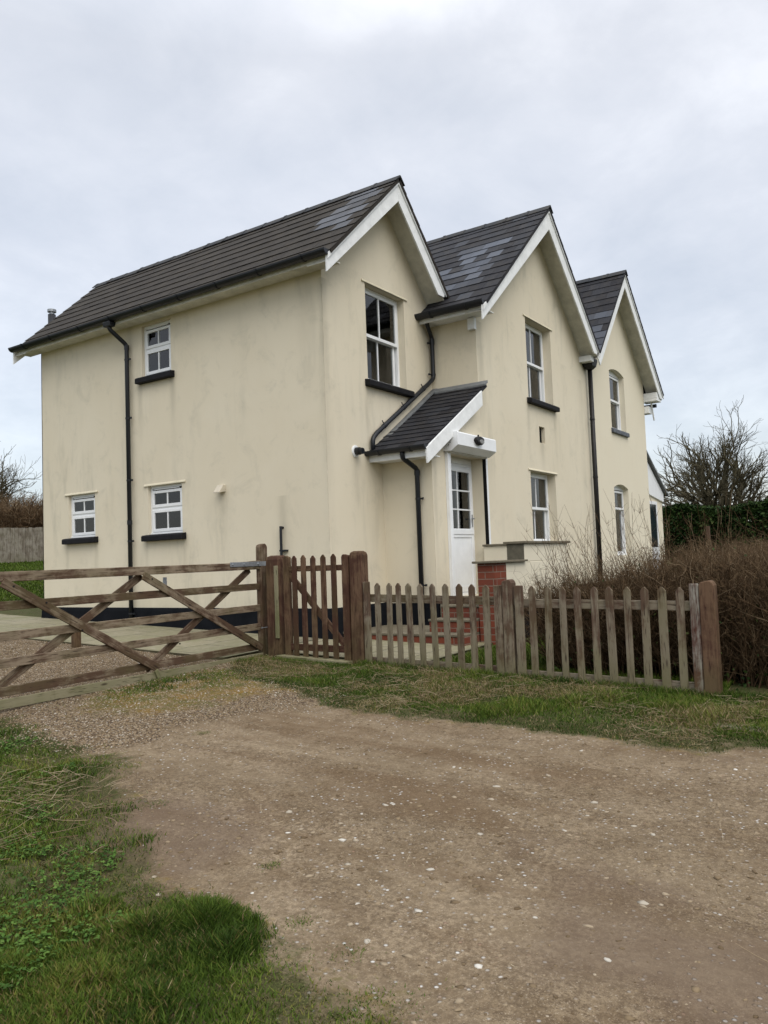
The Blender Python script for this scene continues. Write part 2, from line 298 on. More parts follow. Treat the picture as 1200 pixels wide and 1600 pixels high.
    ts = k.attr('turf'); tm = k.ramp(k.math('ADD', ts, k.math('MULTIPLY', k.math('SUBTRACT', k.noise(t, 7, 6, .75), .5), .9)), [(.48, 0.), (.72, 1.)]); tcl = k.mix(k.ramp(k.noise(t, 17, 5, .7), [(.42, 0.), (.7, 1.)]), (.050, .056, .018), (.088, .066, .038)); tcl = k.mix(k.ramp(k.noise(t, 85, 4, .75), [(.38, .85), (.55, 0.)]), tcl, (.025, .024, .011)); tcl = k.mix(k.ramp(k.noise(t, 120, 3, .7), [(.56, 0.), (.66, .7)]), tcl, (.15, .135, .06)); col = k.mix(tm, col, tcl)
    dk = k.attr('damp'); col = k.mix(k.math('MULTIPLY', dk, .6), col, (.115, .082, .058))
    k.base(col); hgt = k.math('ADD', k.math('MULTIPLY', isst, .8), k.math('ADD', k.math('MULTIPLY', c, .8), k.math('MULTIPLY', k.math('MULTIPLY', v2.outputs['Distance'], gm), -1.6))); k.bump(hgt, .75, .012); return k.m
M['dirt'] = m_dirt()
def m_leafy(name, stops, rough=.6, trans=.0, dry=None):
    k = NT(name, rough, .08); t = k.attr('tone'); c = k.ramp(t, stops)
    k.base(c)
    return k.m
M['grass'] = m_leafy('grass_blades', [(0., (.022, .042, .007)), (.35, (.044, .078, .010)), (.62, (.085, .125, .018)), (.8, (.14, .145, .030)), (.9, (.13, .090, .042)), (1., (.33, .26, .15))])
M['clover'] = m_leafy('clover_leaves', [(0., (.020, .048, .008)), (.5, (.048, .100, .016)), (1., (.09, .150, .03))])
M['straw'] = m_leafy('dead_straw', [(0., (.13, .085, .05)), (.5, (.24, .18, .11)), (1., (.40, .33, .22))])
M['stone'] = m_leafy('loose_stones', [(0., (.09, .062, .035)), (.35, (.20, .15, .092)), (.65, (.29, .235, .165)), (.85, (.37, .34, .285)), (1., (.55, .53, .48))], .8)
M['twig'] = m_leafy('brown_twigs', [(0., (.045, .028, .016)), (.5, (.105, .066, .036)), (.85, (.19, .13, .075)), (1., (.29, .23, .15))], .8)
M['twig_red'] = m_leafy('red_brown_twigs', [(0., (.030, .019, .010)), (.5, (.098, .062, .034)), (.85, (.150, .105, .060)), (1., (.24, .18, .115))], .8)
M['bark'] = m_leafy('tree_bark', [(0., (.050, .045, .028)), (.5, (.085, .075, .045)), (1., (.15, .13, .095))], .9)
M['ivy'] = m_leafy('evergreen_leaves', [(0., (.008, .018, .005)), (.5, (.020, .042, .010)), (.85, (.05, .078, .02)), (1., (.10, .12, .04))], .6)

# ------------------------------------------------------------------ ground
def H(x, y):
    x = np.asarray(x, float); y = np.asarray(y, float)
    xx = np.clip(x, -30, 45); yy = np.clip(y, -12, 30)
    z = .28+.02*xx+.032*yy+.06*np.clip(yy-8, 0, 12)
    return z
def vnoise(x, y, s, seed=0):
    # cheap smooth value noise (vectorised)
    x = np.asarray(x)*s+seed*17.3; y = np.asarray(y)*s+seed*9.1
    xi = np.floor(x).astype(np.int64); yi = np.floor(y).astype(np.int64); fx = x-xi; fy = y-yi; fx = fx*fx*(3-2*fx); fy = fy*fy*(3-2*fy)
    def h(a, b):
        n = (a*374761393+b*668265263+seed*1442695041) & 0xffffffff; n = ((n ^ (n >> 13))*1274126177) & 0xffffffff; return ((n ^ (n >> 16)) & 0xffff)/65535.
    return (h(xi, yi)*(1-fx)+h(xi+1, yi)*fx)*(1-fy)+(h(xi, yi+1)*(1-fx)+h(xi+1, yi+1)*fx)*fy
def fbm(x, y, s, seed=0, o=4): return sum(vnoise(x, y, s*2**i, seed+i)*.5**(i+1) for i in range(o))/(1-.5**o)
def sm(a, b, v): t = np.clip((v-a)/(b-a), 0, 1); return t*t*(3-2*t)
LY = [-12, -6.5, -5.6, -5.11, -4.79, -4.51, -4.18, -3.92, -3.48, -3.17, -2.07, -1.01, -.43, .6, 3]
LX = [-9.0, -7.15, -6.68, -6.55, -6.42, -6.27, -6.2, -6.24, -5.93, -5.7, -5.2, -5.0, -4.95, -5.2, -6.4]
VY = [-12, -5.82, -5.07, -4.39, -3.4, -2.36, -1.3, -.38, .1]
VX = [-2.75, -3.03, -3.2, -3.22, -3.42, -3.22, -2.9, -2.45, -1.8]
def left_grass(x, y): return np.interp(y, LY, LX)-x+(fbm(x, y, 2.6, 3)-.5)*.55      # >0 inside
def verge(x, y): return np.minimum(x-np.interp(y, VY, VX)+(fbm(x, y, 2.6, 5)-.5)*.5, .25-y)
PAVX = -1.9
def paved(x, y): return (x > -1.9) & (x < .2) & (y > .15)
def is_track(x, y):
    g = np.maximum(left_grass(x, y), verge(x, y))
    return (g < .5) & ~((x > PAVX+.05) & (y > .15)) & (x < -1.2) & (y < 5.5) & (x > -13)
def micro(x, y):
    d = np.hypot(x+8.6, y+6.7); f = 1-sm(16, 30, d)
    return ((fbm(x, y, .8, 1)-.5)*.05+(fbm(x, y, 5, 2)-.5)*.018)*f*np.where(x > -1.3, .3, 1.)
def Hm(x, y): return H(x, y)+micro(x, y)
def axis(a, b, step, far):
    c = list(np.arange(a, b+1e-6, step)); s = step; v = b; p = []
    while v < far: s *= 1.35; v += s; p.append(v)
    s = step; v = a; q = []
    while v > -far: s *= 1.35; v -= s; q.append(v)
    return np.array(q[::-1]+c+p)
gx = axis(-9.5, -1.0, .035, 600); gy = axis(-8.0, 2.0, .035, 600)
GX, GY = np.meshgrid(gx, gy, indexing='ij'); GZ = Hm(GX, GY)
idx = np.arange(GX.size).reshape(GX.shape)
Fq = np.stack([idx[:-1, :-1], idx[1:, :-1], idx[1:, 1:], idx[:-1, 1:]], -1).reshape(-1, 4)
V = np.stack([GX.ravel(), GY.ravel(), GZ.ravel()], -1)
setp(np_obj('ground', V, Fq, M['soil'], smooth=True), 'rough grassy ground round the house', None, None, 'structure')
tr = is_track(GX, GY).ravel(); keep = tr[Fq].any(1); ids = np.unique(Fq[keep]); rem = -np.ones(GX.size, int); rem[ids] = np.arange(len(ids))
vx, vy = V[ids, 0], V[ids, 1]
gravel = sm(-3.0, -1.5, vy+.25*(vx+4)+(fbm(vx, vy, 1.1, 8)-.5)*1.4)
moss = np.exp(-(((vx+3.5)/1.1)**2+((vy+.9)/.85)**2))*1.0+np.exp(-(((vx+2.6)/.5)**2+((vy+1.)/1.2)**2))*.5+np.exp(-(((vx+3.0)/.8)**2+((vy-2.2)/.6)**2))*.6
edge = np.clip(1-np.abs(np.maximum(left_grass(vx, vy), verge(vx, vy)))/.35, 0, 1)
moss = np.maximum(moss, edge*.42)
damp = sm(.55, .72, fbm(vx, vy, .9, 21))*sm(-1.5, -3.5, vy)
Vt = V[ids].copy(); Vt[:, 2] += .006
setp(np_obj('dirt_track', Vt, rem[Fq[keep]], M['dirt'], attrs={'gravel': gravel, 'moss': np.clip(moss, 0, 1), 'damp': damp, 'turf': np.clip(.5+np.maximum(left_grass(vx, vy), verge(vx, vy))*1.6, 0, 1)}, smooth=True), 'bare stony dirt track running past the gates', None, None, 'structure')
# paving beside the house and inside the picket gate
def sheet(name, x0, x1, y0, y1, dz, mat, n=24):
    xs = np.linspace(x0, x1, n); ys = np.linspace(y0, y1, n); A, B = np.meshgrid(xs, ys, indexing='ij'); Z = H(A, B)+dz
    i = np.arange(n*n).reshape(n, n); F = np.stack([i[:-1, :-1], i[1:, :-1], i[1:, 1:], i[:-1, 1:]], -1).reshape(-1, 4)
    Vv = np.stack([A.ravel(), B.ravel(), Z.ravel()], -1)
    ring = np.concatenate([i[:, 0], i[-1, 1:], i[-2::-1, -1], i[0, -2:0:-1]]); m = len(ring); low = Vv[ring].copy(); low[:, 2] -= .12
    Vv = np.concatenate([Vv, low]); k = np.arange(m); F = np.concatenate([F, np.stack([ring, np.roll(ring, -1), n*n+(k+1) % m, n*n+k], -1)])
    return setp(np_obj(name, Vv, F, mat), kind='structure')
sheet('pavement', -1.9, .02, .15, 9.0, .03, M['paving'])
sheet('garden_path', -1.22, .9, -2.12, .14, .026, M['paving'])

# ------------------------------------------------------------------ house
D = -.864; LW = 6.69; X2 = 2.936; XP = 1.35; XV = 7.96; X3 = 12.394; OH = .34
house = empty('house', (0, 0, 0), 0, 'cream rendered two storey house with three white trimmed gables and dark slate roofs', 'house')
def wall(name, to3, outline, holes, mat, reveal, inward):
    bm = bmesh.new(); loops = []
    for lp in [outline]+holes:
        vs = [bm.verts.new(to3(*p)) for p in lp]; es = [bm.edges.new((vs[i], vs[(i+1) % len(vs)])) for i in range(len(vs))]; loops.append(vs)
    bmesh.ops.triangle_fill(bm, use_beauty=True, use_dissolve=False, edges=bm.edges[:])
    iv = Vector(inward)*reveal
    for vs in loops[1:]:
        q = [bm.verts.new(v.co+iv) for v in vs]
        for i in range(len(vs)): bm.faces.new((vs[i], vs[(i+1) % len(vs)], q[(i+1) % len(vs)], q[i]))
    me = bpy.data.meshes.new(name); bmesh.ops.recalc_face_normals(bm, faces=bm.faces); bm.to_mesh(me); bm.free(); me.materials.append(mat)
    o = bpy.data.objects.new(name, me); COL.objects.link(o); o.parent = house; return o
def rect(a, b, c, d): return [(a, c), (b, c), (b, d), (a, d)]
def arch(a, b, c, d, r=.09): return [(a, c), (b, c)]+[(b+(a-b)*t, d-r+r*4*t*(1-t)) for t in (0, .17, .33, .5, .67, .83, 1)]
FX = lambda y: (lambda p, q: (p, y, q))
# openings: side wall (y range, z range), gables (x range, z range)
SIDE = [(5.14, 5.90, 1.93, 2.70), (2.93, 3.74, 1.89, 2.69), (3.12, 3.83, 4.50, 5.37)]
wall('wall', lambda p, q: (0, p, q), [(0, -.3), (LW, -.3), (LW, 5.72), (0, 5.72)], [rect(*s) for s in SIDE], M['render'], .16, (1, 0, 0))
G1W = (1.05, 2.13, 4.04, 5.53)
wall('wall', FX(0.), [(0, -.3), (X2+.1, -.3), (X2+.1, 5.6), (1.51, 7.08), (0, 5.72)], [rect(*G1W)], M['render'], .24, (0, 1, 0))
G2U = (4.95, 6.14, 4.22, 5.75); G2G = (4.87, 6.05, 1.54, 2.88); VENT = (5.37, 5.63, 3.44, 3.75); DOOR = (1.83, 2.965, .74, 2.93)
wall('wall', FX(D), [(XP, -.3), (XV, -.3), (XV, 5.45), (5.43, 7.76), (X2, 5.56), (X2, 4.0), (XP, 3.05)], [rect(*G2U), rect(*G2G), rect(*VENT), rect(*DOOR)], M['render'], .26, (0, 1, 0))
G3U = (9.66, 10.76, 4.22, 5.68); G3G = (9.58, 10.63, 1.25, 2.92)
wall('wall', FX(D), [(XV, -.3), (X3, -.3), (X3, 5.72), (10.05, 7.84), (XV, 5.45)], [arch(*G3U), arch(*G3G)], M['render_clean'], .26, (0, 1, 0))
mb = MB(); mb.box(X2+.0005, X2+.02, D+.0015, .0, 3.8, 5.56); mb.build('wall', M['render'], house)                      # return above the porch
mb = MB(); mb.box(XP+.0005, XP+.02, D+.0015, .0, -.3, 3.06); mb.build('wall', M['render'], house)                      # porch side
mb = MB(); mb.box(X3-.02, X3-.0005, D+.0015, LW, -.3, 5.72); mb.build('wall', M['render_clean'], house)
mb = MB(); mb.prism([(0, -.3), (X3, -.3), (X3, 5.72), (10.05, 7.8), (XV, 5.45), (5.43, 7.7), (2.95, 5.6), (1.51, 7.05), (0, 5.72)], LW-.02, LW); mb.build('wall', M['render'], house)
# black plinth
mb = MB(); t = .03
mb.prism([(-t, .66), (-t-.03, .3), (-t-.10, .2), (-t-.10, -.3), (.01, -.3), (.01, .72), (-t+.012, .705)], -t, LW+.02, 'y')
mb.prism([(-t, .66), (-t-.03, .3), (-t-.05, .2), (-t-.05, -.3), (.01, -.3), (.01, .72), (-t+.012, .705)], -t, XP-.03, 'x')
mb.box(XP-t, XP+.01, D-t, .01, -.3, .70); mb.box(XP-t+.003, DOOR[0]-.08, D-t+.003, D+.01, -.3, .697)
mb.box(3.2, X3+.03, D-t, D+.01, -.3, .698)
mb.build('plinth', M['plinth'], house, .006)

def window(kind, loc, rz, w_, h_, rev, cl=.28, crt=.34):
    m = MB(); f = .045; y0 = rev-.075; y1 = rev-.005
    m.box(0, f, y0, y1, 0, h_); m.box(w_-f, w_, y0, y1, 0, h_); m.box(f, w_-f, y0, y1, h_-f, h_); m.box(f, w_-f, y0, y1, 0, f)
    m.box(-.0, w_, y0-.02, y0-.001, 0, .035)
    g = MB()
    def sash(x0, x1, z0, z1, yy, s=.045, bar=True, th=.045):
        m.box(x0, x0+s, yy, yy+th, z0, z1); m.box(x1-s, x1, yy, yy+th, z0, z1); m.box(x0+s, x1-s, yy, yy+th, z0, z0+s*1.1); m.box(x0+s, x1-s, yy, yy+th, z1-s, z1)
        if bar: m.box((x0+x1)/2-.011, (x0+x1)/2+.011, yy+.006, yy+th-.006, z0+s, z1-s)
        g.box(x0+s-.004, x1-s+.004, yy+th*.45, yy+th*.55, z0+s-.004, z1-s+.004)
    if kind == 'casement':
        mid = h_*.53; m.box(f, w_-f, y0, y1, mid-.03, mid+.03)
        sash(f+.003, w_-f-.003, f+.003, mid-.02, y0-.012); sash(f+.003, w_-f-.003, mid+.02, h_-f-.035, y0-.012)
        m.box(f+.06, w_-f-.06, y0-.016, y0-.002, h_-f-.022, h_-f-.006)
    elif kind == 'sash':
        mid = h_*.5
        sash(f+.003, w_-f-.003, mid-.025, h_-f-.003, y0-.008); sash(f+.028, w_-f-.028, f+.003, mid+.015, y0+.04)
        m.box(f+.10, w_-f-.10, y0-.01, y0-.001, h_-f+.012, h_-.012)
    else:                       # arched head, transom light above a tall lower light
        mid = h_*.66 if kind == 'arch_low' else h_*.5
        sash(f+.003, w_-f-.003, mid-.02, h_-f-.1, y0-.008, bar=False); sash(f+.02, w_-f-.02, f+.003, mid+.012, y0+.035, bar=False)
        m.box(f, w_-f, y0, y1, h_-.12, h_-f)
    o = m.build('window', M['white'], house, .003, loc=loc, rot=(0, 0, rz))
    g.build('pane', M['glass'], o)
    r = MB(); yb = rev+.7; x0, x1 = -.3, w_+.3; z0, z1 = -.3, h_+.2; ya = rev+.004
    r.add([(x0, yb, z0), (x1, yb, z0), (x1, yb, z1), (x0, yb, z1), (x0, ya, z0), (x1, ya, z0), (x1, ya, z1), (x0, ya, z1)], [(0, 1, 2, 3), (4, 0, 3, 7), (1, 5, 6, 2), (4, 5, 1, 0), (3, 2, 6, 7)])
    ro = r.build('room', M['dark'], o)
    for a, b in ((.02, .02+cl*w_), (w_-.02-crt*w_, w_-.02)):
        if b-a < .03: continue
        n = 22; vs = []; fs = []
        for i in range(n+1):
            x = a+(b-a)*i/n; y = rev+.06+.022*math.sin(i*1.9+a*7)+.008*math.sin(i*4.1)
            vs += [(x, y, .02), (x, y, h_)]
        fs = [(2*i, 2*i+2, 2*i+3, 2*i+1) for i in range(n)]
        c = MB(); c.add(vs, fs); c.build('curtain', M['curtain'], o, smooth=True)
    return o
def sill(name, loc, rz, w_, depth=.11, h_=.10, mat=None, ex=.08):
    m = MB(); m.prism([(-depth, -h_), (-depth, -.022), (-depth+.02, -.004), (.17, .03), (.17, -h_)], -ex, w_+ex, 'x')
    return m.build(name, mat or M['sill'], house, .01, loc=loc, rot=(0, 0, rz))
def drip(loc, rz, w_, ex=.09):
    m = MB(); m.prism([(-.022, .0), (-.022, .012), (-.0, .04), (.01, .04), (.01, .0)], -ex, w_+ex, 'x'); m.build('lintel_edge', M['render'], house, loc=loc, rot=(0, 0, rz))
for i, (a, b, c, d) in enumerate(SIDE):
    window('casement', (0, b, c), -math.pi/2, b-a, d-c, .13, (.0, .0, .35)[i], (.25, .0, .0)[i])
    sill('sill', (0, b, c), -math.pi/2, b-a, .10, .10)
    if i < 2: drip((0, b, d), -math.pi/2, b-a)
for (a, b, c, d), y, rv, kd, c1, c2 in ((G1W, 0, .2, 'sash', .3, .5), (G2U, D, .24, 'sash', .5, .48), (G2G, D, .24, 'sash', .45, .5)):
    window(kd, (a, y, c), 0, b-a, d-c, rv, c1, c2); drip((a, y, d), 0, b-a)
    if c > 2: sill('sill', (a, y, c), 0, b-a, .10, .10)
window('arch', (G3U[0], D, G3U[2]), 0, G3U[1]-G3U[0], G3U[3]-G3U[2], .2, .4, .4); sill('sill', (G3U[0], D, G3U[2]), 0, 1.1, .06, .11, M['sill_grey'], .05)
window('arch_low', (G3G[0], D, G3G[2]), 0, G3G[1]-G3G[0], G3G[3]-G3G[2], .2, .4, .4)
mb = MB(); mb.box(VENT[0]+.001, VENT[1]-.001, D+.07, D+.2, VENT[2]+.001, VENT[3]-.001); mb.build('air_brick', M['void'], house)

# ---- door in the porch
dx0, dx1, dz0, dz1 = DOOR; rv = .20
m = MB(); y0 = D+rv; f = .07
f = .05; m.box(dx0, dx0+.12, y0, y0+.07, dz0, dz1-.1); m.box(dx1-.0-f, dx1, y0, y0+.07, dz0, dz1-.1); m.box(dx0+.12, dx1-f, y0, y0+.07, dz1-.1-f, dz1-.1); m.box(dx0, dx1, y0, y0+.07, dz1-.098, dz1)
m.box(dx0+.12, dx1-f, y0-.03, y0+.07, dz0, dz0+.05)
df = m.build('door', M['white'], house, .004)
a, b = dx0+.124, dx1-f-.004; zb, zt = dz0+.055, dz1-.1-f-.004; ya = y0-.02; s = .075; zm = zb+(zt-zb)*.47
m = MB(); m.box(a, a+s, ya, ya+.05, zb, zt); m.box(b-s, b, ya, ya+.05, zb, zt); m.box(a+s, b-s, ya, ya+.05, zt-s, zt); m.box(a+s, b-s, ya, ya+.05, zb, zb+s*1.3)
m.box(a+s, b-s, ya, ya+.05, zm-.07, zm+.07); m.box(a+s, b-s, ya+.014, ya+.04, zb+s*1.3, zm-.07)
m.box(a, b, ya-.012, ya-.001, zm-.02, zm+.05)
gx0, gx1, gz0, gz1 = a+s, b-s, zm+.07, zt-s
m.box((gx0+gx1)/2-.012, (gx0+gx1)/2+.012, ya+.006, ya+.04, gz0, gz1)
for q in (1/3, 2/3): m.box(gx0, gx1, ya+.007, ya+.039, gz0+(gz1-gz0)*q-.012, gz0+(gz1-gz0)*q+.012)
m.build('door_leaf', M['white'], df, .004)
m = MB(); m.box(gx0-.003, gx1+.003, ya+.02, ya+.026, gz0-.003, gz1+.003); m.build('pane', M['glass'], df)
m = MB(); m.box(b-.055, b-.03, ya-.012, ya, zm+.1, zm+.3); m.box(b-.12, b-.035, ya-.05, ya-.03, zm+.22, zm+.242); m.box(b-.052, b-.036, ya-.045, ya-.01, zm+.222, zm+.24); m.build('handle', M['metal'], df, .003)
m = MB(); m.add([(a, y0+.6, zb), (b, y0+.6, zb), (b, y0+.6, zt), (a, y0+.6, zt), (a-.2, y0+.1, zb), (b+.2, y0+.1, zb), (b+.2, y0+.1, zt), (a-.2, y0+.1, zt)], [(0, 1, 2, 3), (4, 0, 3, 7), (1, 5, 6, 2), (3, 2, 6, 7)]); m.build('hallway', M['dark'], df)
vs = []; n = 16
for i in range(n+1):
    x = gx1-.02-(gx1-gx0)*.45*i/n; vs += [(x, ya+.1+.012*math.sin(i*2.2), gz0-.05), (x, ya+.1+.012*math.sin(i*2.2), gz1+.05)]
m = MB(); m.add(vs, [(2*i, 2*i+2, 2*i+3, 2*i+1) for i in range(n)]); m.build('curtain', M['curtain'], df, smooth=True)
# roller shutter box with guides and lamp
bx0, bx1 = 1.70, 2.97
m = MB(); m.prism([(D, 2.93), (D-.14, 2.93), (D-.26, 3.01), (D-.26, 3.19), (D-.245, 3.21), (D, 3.225)], bx0, bx1, 'x'); sb = m.build('shutter_box', M['white'], house, .004)
m = MB()
for q in (bx0, bx1-.0):
    for dy, dz in ((-.10, .13), (-.13, .10), (-.10, .07), (-.07, .10), (-.02, .23), (-.05, .235)):
        m.tube([(q-.004 if q == bx0 else q-.001, D+dy, 2.95+dz), (q+.001 if q == bx0 else q+.004, D+dy, 2.95+dz)], .007, 8); m.build('rivet', M['gutter'], sb); m = MB()
m = MB(); m.box(bx0+.06, bx1-.04, D-.11, D-.02, 2.915, 2.928); m.build('shutter_slat', M['soffit'], sb)
m = MB(); m.box(dx0-.09, dx0-.0, D-.055, D+.0, dz0-.06, 2.929); m.build('shutter_guide', M['white'], house, .004); m = MB(); m.box(dx1+.03, dx1+.085, D-.055, D, dz0+.45, 2.929); m.build('shutter_guide', M['white'], house, .004)
m = MB(); m.box(dx1+.001, dx1+.029, D-.05, D-.001, dz0+.45, 2.928); m.build('guide_channel', M['void'], house)
m = MB(); lx, lz = 2.33, 3.12; y = D-.26
m.prism([(lx+.135*math.cos(t*math.pi/8)*(1 if math.sin(t*math.pi/8) > 0 else .85), lz+.068*math.sin(t*math.pi/8)) for t in range(16)], y-.06, y, 'y'); m.box(lx-.01, lx+.01, y-.03, y, lz+.05, lz+.10)
lm = m.build('porch_lamp', M['iron'], house, .015)
m = MB(); m.prism([(lx+.02+.075*math.cos(t*math.pi/6), lz-.014+.034*math.sin(t*math.pi/6)) for t in range(12)], y-.072, y-.059, 'y'); m.build('lamp_glass', m_plain('frosted_lamp_glass', (.2, .2, .19), .3), lm, .006)
m = MB(); m.box(3.02, 3.10, D-.03, D, 2.10, 2.24); m.box(3.035, 3.085, D-.038, D-.03, 2.12, 2.16); m.box(3.035, 3.085, D-.038, D-.03, 2.18, 2.22); m.build('key_switch', M['metal'], house, .003)

# ---- roofs
def slates(mb, O, A, B, inside, cw=.27, cl=.2, tone=lambda u, v: .3, th=.007):
    O = Vector(O); A = Vector(A); B = Vector(B); la, lb = A.length, B.length; A.normalize(); B.normalize(); Nn = A.cross(B)
    if Nn.z < 0: Nn = -Nn
    nr = int(round(lb/cl)); cl = lb/nr
    for r in range(nr):
        u = -(cw/2 if r % 2 else 0)
        while u < la-.01:
            a, b = max(u, 0)+.0012, min(u+cw, la)-.0012; jit = random.uniform(-.003, .003)
            if b-a > .03 and inside((a+b)/2, (r+.5)*cl):
                v0 = r*cl-.012+jit; v1 = min((r+1)*cl+.02, lb)
                h0 = .016+random.uniform(0, .004); h1 = .004
                P = [O+A*a+B*v0+Nn*h0, O+A*b+B*v0+Nn*(h0+random.uniform(-.002, .002)), O+A*b+B*v1+Nn*h1, O+A*a+B*v1+Nn*h1]
                Q = [p-Nn*th for p in P]
                mb.add(P+Q, [(0, 1, 2, 3), (0, 4, 5, 1), (1, 5, 6, 2), (3, 7, 4, 0)], tone((a+b)/2, (r+.5)*cl))
            u += cw
    # deck under the slates
def deck(mb, pts, th=.04): 
    P = [Vector(p) for p in pts]; n = (P[1]-P[0]).cross(P[2]-P[0]).normalized(); n = n if n.z > 0 else -n; k = len(P)
    mb.add([p-n*.001 for p in P]+[p-n*th for p in P], [tuple(range(k)), tuple(range(2*k-1, k-1, -1))]+[(i, i+k, (i+1) % k+k, (i+1) % k) for i in range(k)], 0.12)
YB = LW+OH
tn = lambda lo, hi: random.uniform(lo, hi)
A1 = (1.51, 7.20); E1 = (-.30, 5.51); V1 = (2.95, 5.68); A2 = (5.43, 7.88); E2 = (2.58, 5.36); V2 = (7.90, 5.60); A3 = (10.05, 7.96); E3 = (12.86, 5.42)
F1 = -OH; F2 = D-OH; F1r = F1-.065; F2r = F2-.065
mb = MB(); deck(mb, [(E1[0], F1r, E1[1]), (E1[0], YB, E1[1]), (A1[0], YB, A1[1]), (A1[0], F1r, A1[1])])
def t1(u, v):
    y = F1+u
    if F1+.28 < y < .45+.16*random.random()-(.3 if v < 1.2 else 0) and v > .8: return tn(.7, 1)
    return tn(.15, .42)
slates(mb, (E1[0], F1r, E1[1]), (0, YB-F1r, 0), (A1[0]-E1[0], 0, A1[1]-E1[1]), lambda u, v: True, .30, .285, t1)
deck(mb, [(V1[0], F1r, V1[1]), (V1[0], YB, V1[1]), (A1[0], YB, A1[1]), (A1[0], F1r, A1[1])])
slates(mb, (V1[0], F1r, V1[1]), (0, YB-F1r, 0), (A1[0]-V1[0], 0, A1[1]-V1[1]), lambda u, v: True, .30, .25, lambda u, v: tn(.1, .4))
mb.build('roof', M['slate_old'], house)
mb = MB(); sl2 = (A2[1]-E2[1])/(A2[0]-E2[0]); zv = E2[1]+sl2*(V1[0]-E2[0])
deck(mb, [(E2[0], F2r, E2[1]), (E2[0], .05, E2[1]), (V1[0], .05, zv), (V1[0], YB, zv), (A2[0], YB, A2[1]), (A2[0], F2r, A2[1])])
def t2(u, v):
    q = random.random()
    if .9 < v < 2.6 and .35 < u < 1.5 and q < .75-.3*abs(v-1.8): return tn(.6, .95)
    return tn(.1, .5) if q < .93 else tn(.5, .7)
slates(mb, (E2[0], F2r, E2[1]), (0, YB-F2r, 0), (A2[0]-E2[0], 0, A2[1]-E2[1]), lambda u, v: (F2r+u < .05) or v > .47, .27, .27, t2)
deck(mb, [(V2[0], F2r, V2[1]), (V2[0], YB, V2[1]), (A2[0], YB, A2[1]), (A2[0], F2r, A2[1])])
slates(mb, (V2[0], F2r, V2[1]), (0, YB-F2r, 0), (A2[0]-V2[0], 0, A2[1]-V2[1]), lambda u, v: True, .27, .27, lambda u, v: tn(.05, .6))
mb.build('roof', M['slate'], house)
mb = MB(); deck(mb, [(V2[0], F2r, V2[1]), (V2[0], YB, V2[1]), (A3[0], YB, A3[1]), (A3[0], F2r, A3[1])])
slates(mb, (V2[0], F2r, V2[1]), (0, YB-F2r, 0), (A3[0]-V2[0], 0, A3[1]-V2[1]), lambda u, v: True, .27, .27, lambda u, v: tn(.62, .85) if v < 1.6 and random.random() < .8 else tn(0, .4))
deck(mb, [(E3[0], F2r, E3[1]), (E3[0], YB, E3[1]), (A3[0], YB, A3[1]), (A3[0], F2r, A3[1])])
slates(mb, (E3[0], F2r, E3[1]), (0, YB-F2r, 0), (A3[0]-E3[0], 0, A3[1]-E3[1]), lambda u, v: True, .27, .27, lambda u, v: tn(0, .5))
mb.build('roof', M['slate'], house)
def ridge(x, z, y0, y1, red=()):
    mb = MB(); y = y0; n = int((y1-y0)/.45); s = (y1-y0)/n
    for i in range(n):
        j = random.uniform(-.005, .005); a = y0+i*s; zz = z+.035+j
        mb.tone = .78 if i in red else random.choice([.1, .2, .2, .3, .45])
        mb.prism([(x-.13, zz-.115), (x-.12, zz-.10), (x-.02, zz-.0), (x, zz+.008), (x+.02, zz-.0), (x+.12, zz-.10), (x+.13, zz-.115), (x, zz-.02)], a+.003, a+s-.003, 'y')
        mb.prism([(x-.137, zz-.115), (x-.127, zz-.094), (x-.022, zz+.007), (x, zz+.016), (x+.022, zz+.007), (x+.127, zz-.094), (x+.137, zz-.115), (x, zz-.02)], a+s-.035, a+s+.012, 'y')
    mb.build('ridge_tiles', M['ridge'], house)
ridge(A1[0], A1[1], F1r-.02, YB); ridge(A2[0], A2[1], F2r-.02, YB, (6, 8)); ridge(A3[0], A3[1], F2r-.02, YB)
# bargeboards: board, top strip
def barge(poly, y, up0, up1):
    mb = MB(); mb.prism(poly, y, y+.03, 'y'); b = mb.build('bargeboard', M['board'], house, .004)
    (x0, z0), (x1, z1) = up0, up1; mb = MB(); mb.prism([(x0, z0), (x1, z1), (x1, z1-.085), (x0, z0-.085)], y-.022, y-.001, 'y'); mb.build('verge_strip', M['board'], b, .003)
barge([(-.335, 5.475), (1.51, 7.19), (1.51, 6.84), (-.335, 5.22)], F1-.03, (-.335, 5.475), (1.51, 7.19))
barge([(1.512, 7.19), (2.87, 5.77), (2.82, 5.67), (2.63, 5.67), (1.512, 6.84)], F1-.03, (1.512, 7.19), (2.87, 5.77))
barge([(2.49, 5.28), (5.43, 7.87), (5.43, 7.46), (2.49, 5.05)], F2-.03, (2.49, 5.28), (5.43, 7.87))
barge([(5.432, 7.87), (7.86, 5.64), (7.80, 5.52), (7.62, 5.52), (5.432, 7.46)], F2-.03, (5.432, 7.87), (7.86, 5.64))
barge([(7.89, 5.45), (7.89, 5.565), (10.05, 7.94), (10.05, 7.58), (7.99, 5.33)], F2-.028, (7.89, 5.565), (10.05, 7.94))
barge([(10.052, 7.95), (12.88, 5.40), (12.80, 5.30), (12.60, 5.30), (10.052, 7.58)], F2-.028, (10.052, 7.95), (12.88, 5.40))
barge([(-.335, 5.475), (1.51, 7.19), (1.51, 6.84), (-.335, 5.22)], YB, (-.335, 5.475), (1.51, 7.19))
barge([(10.052, 7.95), (12.88, 5.40), (12.60, 5.10), (10.052, 7.58)], YB, (10.052, 7.95), (12.88, 5.40))
